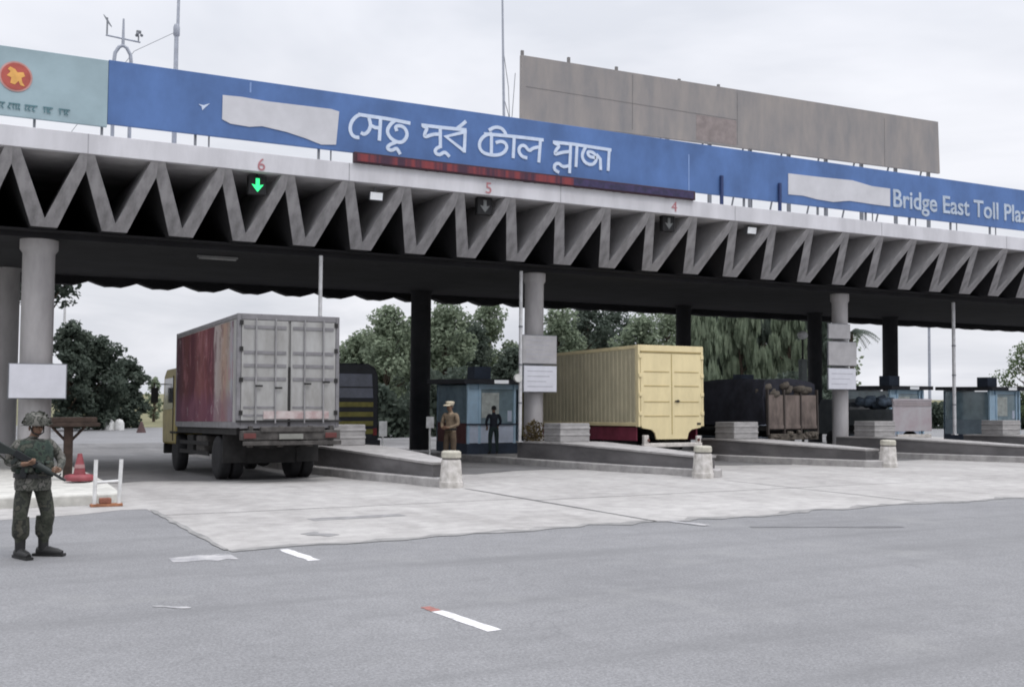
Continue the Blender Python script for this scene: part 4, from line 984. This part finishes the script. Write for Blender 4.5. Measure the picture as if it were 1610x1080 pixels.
# rifle across the chest: thing of its own
M_GUN = mat('gunmetal_black', (.018, .020, .022), .45, .3, .1, 10); M_STOCK = mat('dark_stock', (.020, .026, .024), .6)
m_ = sol.matrix_basis if False else Matrix.Translation(Vector((g.x, g.y, 0))) @ Matrix.Rotation(R(14), 4, 'Z')
mz = atY(103, 756, 14.25); bt = atY(-8, 693, 14.42)
ax = (mz-bt).normalized(); L_ = (mz-bt).length
rf = thing('rifle', 'black rifle slanting down to the right across the soldier', 'rifle', tuple(bt))
upv = (Vector((0, 0, 1))-ax*ax.z).normalized(); sdv = ax.cross(upv)
rf.matrix_world = Matrix(((ax.x, sdv.x, upv.x, bt.x), (ax.y, sdv.y, upv.y, bt.y), (ax.z, sdv.z, upv.z, bt.z), (0, 0, 0, 1)))
B().prism([(0, -.09), (.02, .02), (.26, .025), (.30, -.03), (.22, -.05), (.05, -.13)], 'y', -.02, .02).build('stock', M_STOCK, rf, .008)
B().box(.26, .56, -.022, .022, -.045, .035).build('receiver', M_GUN, rf, .006)
B().prism([(.40, -.045), (.47, -.045), (.53, -.20), (.46, -.22)], 'y', -.016, .016).build('magazine', M_GUN, rf, .005)
B().prism([(.30, -.045), (.35, -.045), (.32, -.14), (.28, -.13)], 'y', -.015, .015).build('grip', M_STOCK, rf, .005)
B().tube([(.555, 0, .0), (.78, 0, .0)], [.042, .034], 10).build('handguard', M_STOCK, rf)
b = B().tube([(.78, 0, .005), (L_, 0, .005)], [.017, .015], 8); b.box(L_-.1, L_-.085, -.006, .006, .01, .05); b.build('barrel', M_GUN, rf)
B().tube([(.05, -.03, -.1), (.3, -.1, -.17), (.6, -.06, -.12), (.75, -.02, -.03)], .010, 6).build('sling', M_CAMO, rf)

# policeman in khaki
M_KHAKID = mat('khaki_trousers', (.105, .075, .05), .9, 0, .2, 6, .3, 25); M_KHAKI = mat('khaki_uniform', (.235, .155, .085), .9, 0, .15, 6, .3, 25); M_KHAKI2 = mat('khaki_grey_shirt', (.25, .19, .13), .9, 0, .2, 6, .3, 25)
gp = atY(708, 700, 29.0)
JP = dict(wrL=(.10, -.20, 1.04), elL=(.26, -.02, 1.13), hdL=(-.6, -.4, .1), pnL=(-.4, .6, .2), wrR=(-.12, -.2, 1.03), elR=(-.26, -.02, 1.13), hdR=(.6, -.4, .1), pnR=(.4, .6, .2), curl=.6, head=(0, -.04, 1.585), chin=(0, -.05, 1.5), nose=(0, -.14, 1.55), crown=(0, -.03, 1.66))
pol, D = person('policeman in khaki with a pale cap, standing behind the nearest bollard', (gp.x, 29.0, gz(29)), R(-62), JP, [M_SKIN, M_KHAKID, M_KHAKI2, M_BOOT], 1.13, paint_std)
M_CAPW = mat('pale_cap', (.60, .53, .40), .8); hc = D['head']
b = B().lathe([(.096, .035), (.102, .06), (.118, .10), (.112, .125), (.06, .138), (.001, .14)], (hc[0], hc[1]+.01, hc[2]), n=18); b.build('cap', M_CAPW, pol)
B().hexa([(-.085, -.16, 1.60), (.085, -.16, 1.60), (.1, -.11, 1.625), (-.1, -.11, 1.625), (-.085, -.22, 1.605), (.085, -.22, 1.605), (.1, -.11, 1.64), (-.1, -.11, 1.64)]).build('cap_peak', M_CAPW, pol)
b = B().lathe([(.158, .98), (.160, 1.03)], (0, 0, 0), n=18); b.build('belt', M_BOOT, pol)
# dark figure at the booth
M_DARKC = mat('dark_shirt', (.022, .026, .038), .9, 0, .2, 6); M_DARKT = mat('dark_trousers', (.02, .035, .035), .9)
gp = atY(776, 700, 33.2)
per, D = person('person in dark clothes standing before the light blue booth window', (gp.x, 33.2, gz(33.2)+.2), R(170), dict(curl=.4, elL=(.27, -.02, 1.14), wrL=(.2, -.16, 1.0), elR=(-.27, -.02, 1.14), wrR=(-.2, -.16, 1.0)), [M_SKIN, M_DARKT, M_DARKC, M_BOOT], .97, paint_std)
hc = D['head']; b = B(); b.ball((hc[0], hc[1]+.015, hc[2]+.035), (.09, .105, .085), 14); b.build('hair', M_BOOT, per)

# ------------------------------------------------------------------ small street things at the left
M_WFR = mat('white_painted_steel', (.66, .66, .65), .6, 0, .12, 6); M_ORB = mat('rusty_orange', (.34, .15, .08), .8, 0, .2, 8)
a = atZ(148, 797); c = atZ(188, 796)
q = thing('barrier_frame', 'white H shaped steel frame standing beside the soldier', 'barrier', ((a.x+c.x)/2, a.y+.05, 0))
hw = (c.x-a.x)/2
for s_ in (-1, 1): B().tube([(s_*hw*.98, -.02, .0), (s_*hw*1.0+(.03 if s_ > 0 else .02), .0, .82)], .034, 10).build('upright', M_WFR, q)
B().tube([(-hw, 0, .42), (hw+.02, 0, .44)], .026, 8).build('crossbar', M_WFR, q)
b = B().box(-hw-.06, hw+.06, -.08, .08, .0, .05); b.build('base_bar', M_ORB, q, .008)
B().box(-.12, .08, -.07, .07, .052, .15).build('ballast_stone', mat('brick_red', (.30, .12, .08), .9, 0, .2, 8), q, .02)
g2 = (2.85, 24.6); z_ = gz(24.6)+.19
M_RPL = mat('red_plastic', (.26, .06, .07), .55, 0, .15, 5); M_WPL = mat('white_band', (.6, .55, .55), .6)
q = thing('traffic_cone', 'red traffic cone standing on a red round base on the left island', 'cone', (g2[0], g2[1], z_))
B().lathe([(.30, 0), (.31, .05), (.29, .11), (.2, .13)], n=20).build('base', M_RPL, q)
B().lathe([(.125, .12), (.085, .36), (.055, .5), (.045, .56)], n=20).build('cone', M_RPL, q)
B().lathe([(.108, .26), (.094, .34)], n=20).build('band', mat('faded_band', (.36, .2, .2), .7), q)
M_BRN = mat('dark_brown_timber', (.052, .034, .026), .85, 0, .25, 6)
q = thing('timber_stand', 'dark brown T shaped timber stand beside the left column', 'stand', (2.72, 25.6, gz(25.6)+.19))
B().box(-.09, .09, -.08, .08, 0, 1.12).build('post', M_BRN, q, .01)
b = B().box(-.42, .62, -.25, .25, 1.12, 1.20); b.box(-.36, .56, -.2, .2, 1.2, 1.32); b.build('top_board', M_BRN, q, .01)
b = B()
for s_ in (-1, 1): b.tube([(0, 0, .75), (s_*.34, 0, 1.12)], .03, 6)
b.build('strut', M_BRN, q)
for px, py, lab in ((172, 676, 'white painted marker stone on the far left verge'), (187, 676, 'second white marker stone, right of its twin on the far verge')):
    c = atZ(px, py, -.6); b = B().lathe([(.35, 0), (.33, .5), (.22, .7), (.001, .78)], (0, 0, 0), n=12); o = b.build('marker_stone', M_WFR); o.location = (c.x, c.y, -.61); tag(o, lab, 'marker stone', 'white stones on the far verge')
c = atZ(222, 680, -.6); o = B().lathe([(.3, 0), (.3, .05), (.12, .5), (.08, .7)], n=12).build('traffic_cone', mat('dark_cone', (.10, .06, .06), .8)); o.location = (c.x, c.y, -.6); tag(o, 'small dark cone standing far away on the left road', 'cone')
c = atZ(97, 668, -.6)
q = thing('lamp_post', 'tall thin pale pole beyond the left column', 'lamp post', (c.x, c.y, -.62))
B().tube([(0, 0, 0), (0, 0, 9.5)], [.14, .09], 10).build('pole', M_WP, q); B().box(-.14, .14, -.9, .1, 9.5, 9.62).build('lamp_head', M_WP, q, .02)
c = atZ(1462, 640, -.6)
q = thing('lamp_post', 'tall thin grey pole beyond the pickup, left of the white pole', 'lamp post', tuple(atY(1462, 640, 62)[:2])+(-.62,))
B().tube([(0, 0, 0), (0, 0, 9)], [.13, .1], 10).build('pole', M_GALV, q); B().box(-.14, .14, -.9, .1, 9, 9.12).build('lamp_head', M_GALV, q, .02)
# two pale posts with tags beside the middle rear column
for px, py0, py1, lab in ((602, 662, 684, 'small white sign plate on a post in the bus lane'), (676, 655, 700, 'white marker post at the foot of the dark rear column')):
    a = atY(px, py0, 33.5); z_ = gz(33.5)
    q = thing('marker_post', lab, 'post', (a.x, 33.5, z_), group='white marker posts in the shade')
    B().tube([(0, 0, 0), (0, 0, a.z-z_-.1)], .035, 8).build('post', M_WFR, q); h_ = .5 if px < 640 else .38
    B().box(-.14, .14, -.03, -.0, a.z-z_-h_, a.z-z_).build('plate', M_WFR, q, .01)

# ------------------------------------------------------------------ trees
M_BARK = mat('bark', (.10, .075, .055), .95, 0, .25, 6, .4, 12)
def leafmat(name, c1, c2, c3):
    m = bpy.data.materials.new(name); m.use_nodes = True; t = m.node_tree; n = t.nodes; l = t.links; p = n['Principled BSDF']; p.inputs['Roughness'].default_value = .7; p.inputs['Specular IOR Level'].default_value = .2
    tcn = n.new('ShaderNodeTexCoord'); z = n.new('ShaderNodeTexNoise'); z.inputs['Scale'].default_value = .9; z.inputs['Detail'].default_value = 6; z.inputs['Roughness'].default_value = .75; l.new(tcn.outputs['Object'], z.inputs['Vector'])
    r = n.new('ShaderNodeValToRGB'); l.new(z.outputs[0], r.inputs[0]); r.color_ramp.elements[0].position = .3; r.color_ramp.elements[0].color = (*c1, 1); r.color_ramp.elements[1].position = .7; r.color_ramp.elements[1].color = (*c3, 1)
    q = r.color_ramp.elements.new(.5); q.color = (*c2, 1); l.new(r.outputs[0], p.inputs['Base Color'])
    tr = n.new('ShaderNodeBsdfTranslucent'); l.new(r.outputs[0], tr.inputs[0]); ms = n.new('ShaderNodeMixShader'); ms.inputs[0].default_value = .42
    l.new(p.outputs[0], ms.inputs[1]); l.new(tr.outputs[0], ms.inputs[2]); l.new(ms.outputs[0], n['Material Output'].inputs[0]); return m
LEAF = [leafmat('leaf_dark', (.044, .060, .048), (.070, .090, .071), (.115, .138, .108)), leafmat('leaf_hazed', (.13, .165, .112), (.19, .232, .16), (.27, .31, .22)), leafmat('leaf_pale', (.07, .10, .05), (.11, .15, .075), (.17, .21, .11))]  # haze over the far trees is put into the second, paler green
def tree(x, y, zb, h, wd, label, leaf, seed, cb=.25, n_=2600, ls=.32, kind='round', name='broadleaf_tree', group='trees beyond the toll plaza', lean=0):
    rn = random.Random(seed); t = thing(name, label, 'tree', (x, y, zb), 0, group)
    tr = .035*h*.5+.06
    b = B(); tp = [(0, 0, 0), (rn.uniform(-.1, .1)*h*.2, 0, h*.3), (rn.uniform(-.1, .1)*h*.3+lean*.5, 0, h*.6), (lean, 0, h*.88)]
    b.tube(tp, [tr, tr*.75, tr*.45, tr*.12], 8)
    lobes = []
    nl = 30 if kind == 'round' else 26
    for i in range(nl):
        f_ = cb+(1-cb)*(i+.5)/nl
        rr_ = wd/2*(math.sin(math.pi*min(1, (f_-cb)/(1-cb)*.86+.12))**.6)
        a = i*2.4+rn.uniform(-.5, .5); d = rr_*rn.uniform(.25, .95)
        c = Vector((math.cos(a)*d+lean*f_, math.sin(a)*d, f_*h*.94)); s_ = wd*rn.uniform(.15, .26)*(1.0 if kind == 'round' else .7)
        lobes.append((c, s_))
        b.tube([(lean*f_*.7, 0, max(.1, f_-.18)*h), (c.x*.55, c.y*.55, c.z-.08*h), c], [tr*.35, tr*.22, tr*.06], 5)
    b.build('trunk', M_BARK, t)
    lv = []; lf = []
    for i in range(n_):
        c, s_ = lobes[rn.randrange(len(lobes))]
        q = Vector((rn.gauss(0, 1), rn.gauss(0, 1), rn.gauss(0, 1))); q = q.normalized()*(rn.random()**.45)
        zs = .75 if kind == 'round' else 1.5
        p = c+Vector((q.x*s_, q.y*s_, q.z*s_*zs))
        if p.z < cb*h*.7: p.z = cb*h*.7+rn.random()*.5
        if kind == 'droop': nrm = Vector((rn.gauss(0, 1), rn.gauss(0, 1), .1)).normalized()
        else: nrm = (q.normalized()*.8+Vector((rn.gauss(0, .7), rn.gauss(0, .7), rn.gauss(.5, .7)))).normalized()
        u = nrm.orthogonal().normalized(); v_ = nrm.cross(u)
        if kind == 'droop': v_ = Vector((0, 0, 1)); u = nrm.cross(v_).normalized()
        else: an = rn.uniform(0, 6.28); u, v_ = u*math.cos(an)+v_*math.sin(an), v_*math.cos(an)-u*math.sin(an)
        s1 = ls*rn.uniform(.5, 1.1); s2 = s1*(.55 if kind == 'round' else 2.2); s1 = s1 if kind == 'round' else s1*.55
        k_ = len(lv); lv += [p-u*s1*.5, p-v_*s2*.5+u*.1*s1, p+u*s1*.5, p+v_*s2*.6]; lf.append((k_, k_+1, k_+2, k_+3))
    b = B(); b.add(lv, lf); b.build('crown', leaf, t)
    return t
def tree_px(px, ytop, wpx, Y, label, leaf, seed, **kw):
    a = atY(px, ytop, Y); d = (a-Vector((0, 0, CAM_H))).dot(FWD); wd = wpx*d/F_PX*(1.5 if Y > 64 and px > 500 else 1); zb = -.62
    return tree(a.x, Y, zb, a.z-zb, wd, label, leaf, seed, **kw)
tree_px(112, 500, 85, 78, 'dark tree beside the left column, its crown tallest of the left clump', LEAF[0], 11, cb=.04, n_=6500, ls=.4)
tree_px(156, 528, 95, 80, 'dark bushy tree in the middle of the left clump', LEAF[0], 12, cb=.03, n_=6500, ls=.4)
tree_px(200, 562, 66, 83, 'lower greyish tree at the right end of the left clump', LEAF[0], 13, cb=.03, n_=5000, ls=.4)
tree_px(60, 330, 150, 70, 'tall tree behind the left column, only its lowest boughs showing', LEAF[0], 14, cb=.66, n_=4200, ls=.4)
tree_px(243, 590, 26, 100, 'small pale green tree beside the box truck cab', LEAF[1], 15, cb=.1, n_=900)
row = [(566, 520, 60, 82, 1, 'pale green tree just right of the grey box truck'), (612, 478, 80, 78, 1, 'airy tree left of the dark middle rear column'), (648, 500, 66, 90, 0, 'tree crowded behind the dark middle rear column'),
       (700, 470, 76, 76, 1, 'airy tree with sky gaps right of the middle rear column'), (742, 505, 60, 84, 0, 'dark tree above the blue booth air conditioner'), (768, 462, 60, 92, 1, 'tall thin crowned tree above the blue booth'), (806, 545, 56, 80, 0, 'low dark tree left of the middle column'),
       (880, 478, 74, 76, 1, 'green tree just right of the middle column'), (925, 470, 70, 84, 0, 'dark tree above the front of the yellow container'), (965, 480, 66, 92, 0, 'shaded tree over the middle of the yellow container'),
       (1008, 490, 60, 72, 1, 'light green tree above the rear of the yellow container'), (1050, 480, 64, 88, 1, 'pale tree left of the second rear column')]
for i, (px, yt, wp, Y, lf_, lab) in enumerate(row):
    tree_px(px, yt, wp, Y, lab, LEAF[lf_], 30+i, cb=.04, n_=6500, ls=.44)
dr = [(1096, 478, 56, 68, 'drooping tree right of the second rear column'), (1130, 470, 56, 74, 'drooping tree above the yellow container corner'), (1166, 475, 56, 70, 'drooping tree over the left end of the tarpaulin truck'), (1204, 470, 58, 76, 'drooping tree over the middle of the tarpaulin truck'), (1240, 478, 56, 70, 'drooping tree over the tailboard panels'), (1278, 480, 60, 78, 'drooping tree beside the right notice column')]
for i, (px, yt, wp, Y, lab) in enumerate(dr):
    tree_px(px, yt, wp, Y, lab, LEAF[0 if i % 2 else 1], 60+i, cb=.04, n_=5200, ls=.5, kind='droop', name='drooping_tree')
tree_px(1612, 535, 80, 62, 'bright green tree at the right edge of the photo', LEAF[2], 80, cb=.1, n_=3200, ls=.3)
# palm by the right column
a = atY(1338, 522, 52)
pt = thing('palm_tree', 'palm with spreading fronds just right of the right column', 'tree', (a.x, 52, -.62)); hz = a.z+.62
B().tube([(0, 0, 0), (.1, 0, hz*.5), (0, 0, hz)], [.2, .15, .13], 10).build('trunk', M_BARK, pt)
rn = random.Random(6)
for i in range(14):
    an = i*.449*math.pi+rn.uniform(-.2, .2); L_ = rn.uniform(1.5, 2.1); up_ = rn.uniform(-.1, .8); b = B(); pp = []
    for k in range(9):
        f_ = k/8; pp.append(Vector((math.cos(an)*L_*f_, math.sin(an)*L_*f_, hz+up_*f_*1.2-1.1*f_*f_)))
    b.tube(pp, [.025-.002*k for k in range(9)], 5)
    sd_ = Vector((-math.sin(an), math.cos(an), 0))
    for k in range(1, 9):
        for hf in (0, .5):
            p = pp[k-1].lerp(pp[k], hf); d = (pp[k]-pp[k-1]).normalized()
            for s_ in (-1, 1):
                e_ = p+(sd_*s_*.75+d*.55-Vector((0, 0, .45)))*(.55*(1.1-.07*k)); b.add([p-d*.03, p+d*.05, e_], [(0, 1, 2)])
    b.build('frond', LEAF[0], pt)
# clipped bushes and undergrowth along the far verge
hd = B(); rn = random.Random(8)
for i in range(40000):
    f_ = rn.random(); X = 22+f_*80; Y = 65+rn.uniform(-1.2, 1.2)+3*math.sin(X*.2); z = (1 if X < 68 else .62)*rn.random()**1.0*(3.4+.8*math.sin(X*.7)+.5*math.sin(X*1.9))
    n_ = Vector((rn.gauss(0, 1), rn.gauss(-.4, 1), rn.gauss(.3, 1))).normalized(); u = n_.orthogonal().normalized()*rn.uniform(.12, .28); v_ = n_.cross(u)*.7
    p = Vector((X, Y, -.62+z)); hd.add([p-u, p-v_, p+u, p+v_], [(0, 1, 2, 3)])
tag(hd.build('undergrowth', LEAF[0]), 'dark tangled undergrowth along the far side of the plaza', 'undergrowth', kind='stuff')

# dry weeds at the foot of the middle column
c = Vector((17.0, 30.2, gz(30.2)+.6))
q = thing('dry_shrub', 'dry brown and green weeds at the foot of the middle column', 'shrub', tuple(c)); b = B(); rn = random.Random(21)
for i in range(420):
    an = rn.uniform(0, 6.28); r_ = rn.random()**.6*.36; h_ = rn.uniform(.05, .85)*(1-r_*.9); p = Vector((math.cos(an)*r_-.15, math.sin(an)*r_*.6-.1, h_)); u = Vector((rn.gauss(0, 1), rn.gauss(0, 1), rn.gauss(0, 1))).normalized()*.05; v_ = Vector((rn.gauss(0, 1), rn.gauss(0, 1), rn.gauss(.6, 1))).normalized()*.08
    b.add([p-u, p+u, p+u*.2+v_], [(0, 1, 2)])
b.build('foliage', leafmat('leaf_dry', (.06, .05, .03), (.13, .10, .05), (.20, .16, .08)), q)
b = B()
for i in range(9): an = i*.7; b.tube([(-.15, -.1, -.02), (-.15+.2*math.cos(an), -.1+.12*math.sin(an), .6)], .008, 4)
b.build('stem', M_BARK, q)
# white globe lamp on a dark post beside the right column
a = atY(1262, 527, 37)
q = thing('globe_lamp', 'white globe lamp on a dark post left of the right column', 'lamp', (a.x, 37, gz(37)+.2)); h_ = a.z-gz(37)-.2
B().tube([(0, 0, 0), (0, 0, h_-.2)], [.06, .045], 10).build('post', M_CHAS, q)
B().ball((0, 0, h_), (.26, .2, .2), 16).build('globe', mat('white_globe', (.72, .73, .74), .4), q)
B().box(-.16, .16, -.12, .12, h_*.45, h_*.78).build('control_box', mat('grey_box', (.16, .18, .18), .7), q, .02)

# the wood farther back that closes the gaps between the nearer trees
wd_ = B(); rn = random.Random(18)
for i in range(30000):
    X = 34+rn.random()*66; Y = 100+rn.uniform(-3, 3); top = 7.6+1.6*math.sin(X*.33)+1.1*math.sin(X*.83+1)+.7*math.sin(X*1.9); z = rn.random()**.8*top
    n_ = Vector((rn.gauss(0, 1), rn.gauss(-.5, 1), rn.gauss(.4, 1))).normalized(); u = n_.orthogonal().normalized()*rn.uniform(.2, .42); v_ = n_.cross(u)*.7
    p = Vector((X, Y, -.62+z)); wd_.add([p-u, p-v_, p+u, p+v_], [(0, 1, 2, 3)])
tag(wd_.build('woodland', LEAF[1]), 'hazy green woodland far behind the plaza trees', 'woodland', kind='stuff')  # the haze is only in the leaf colour
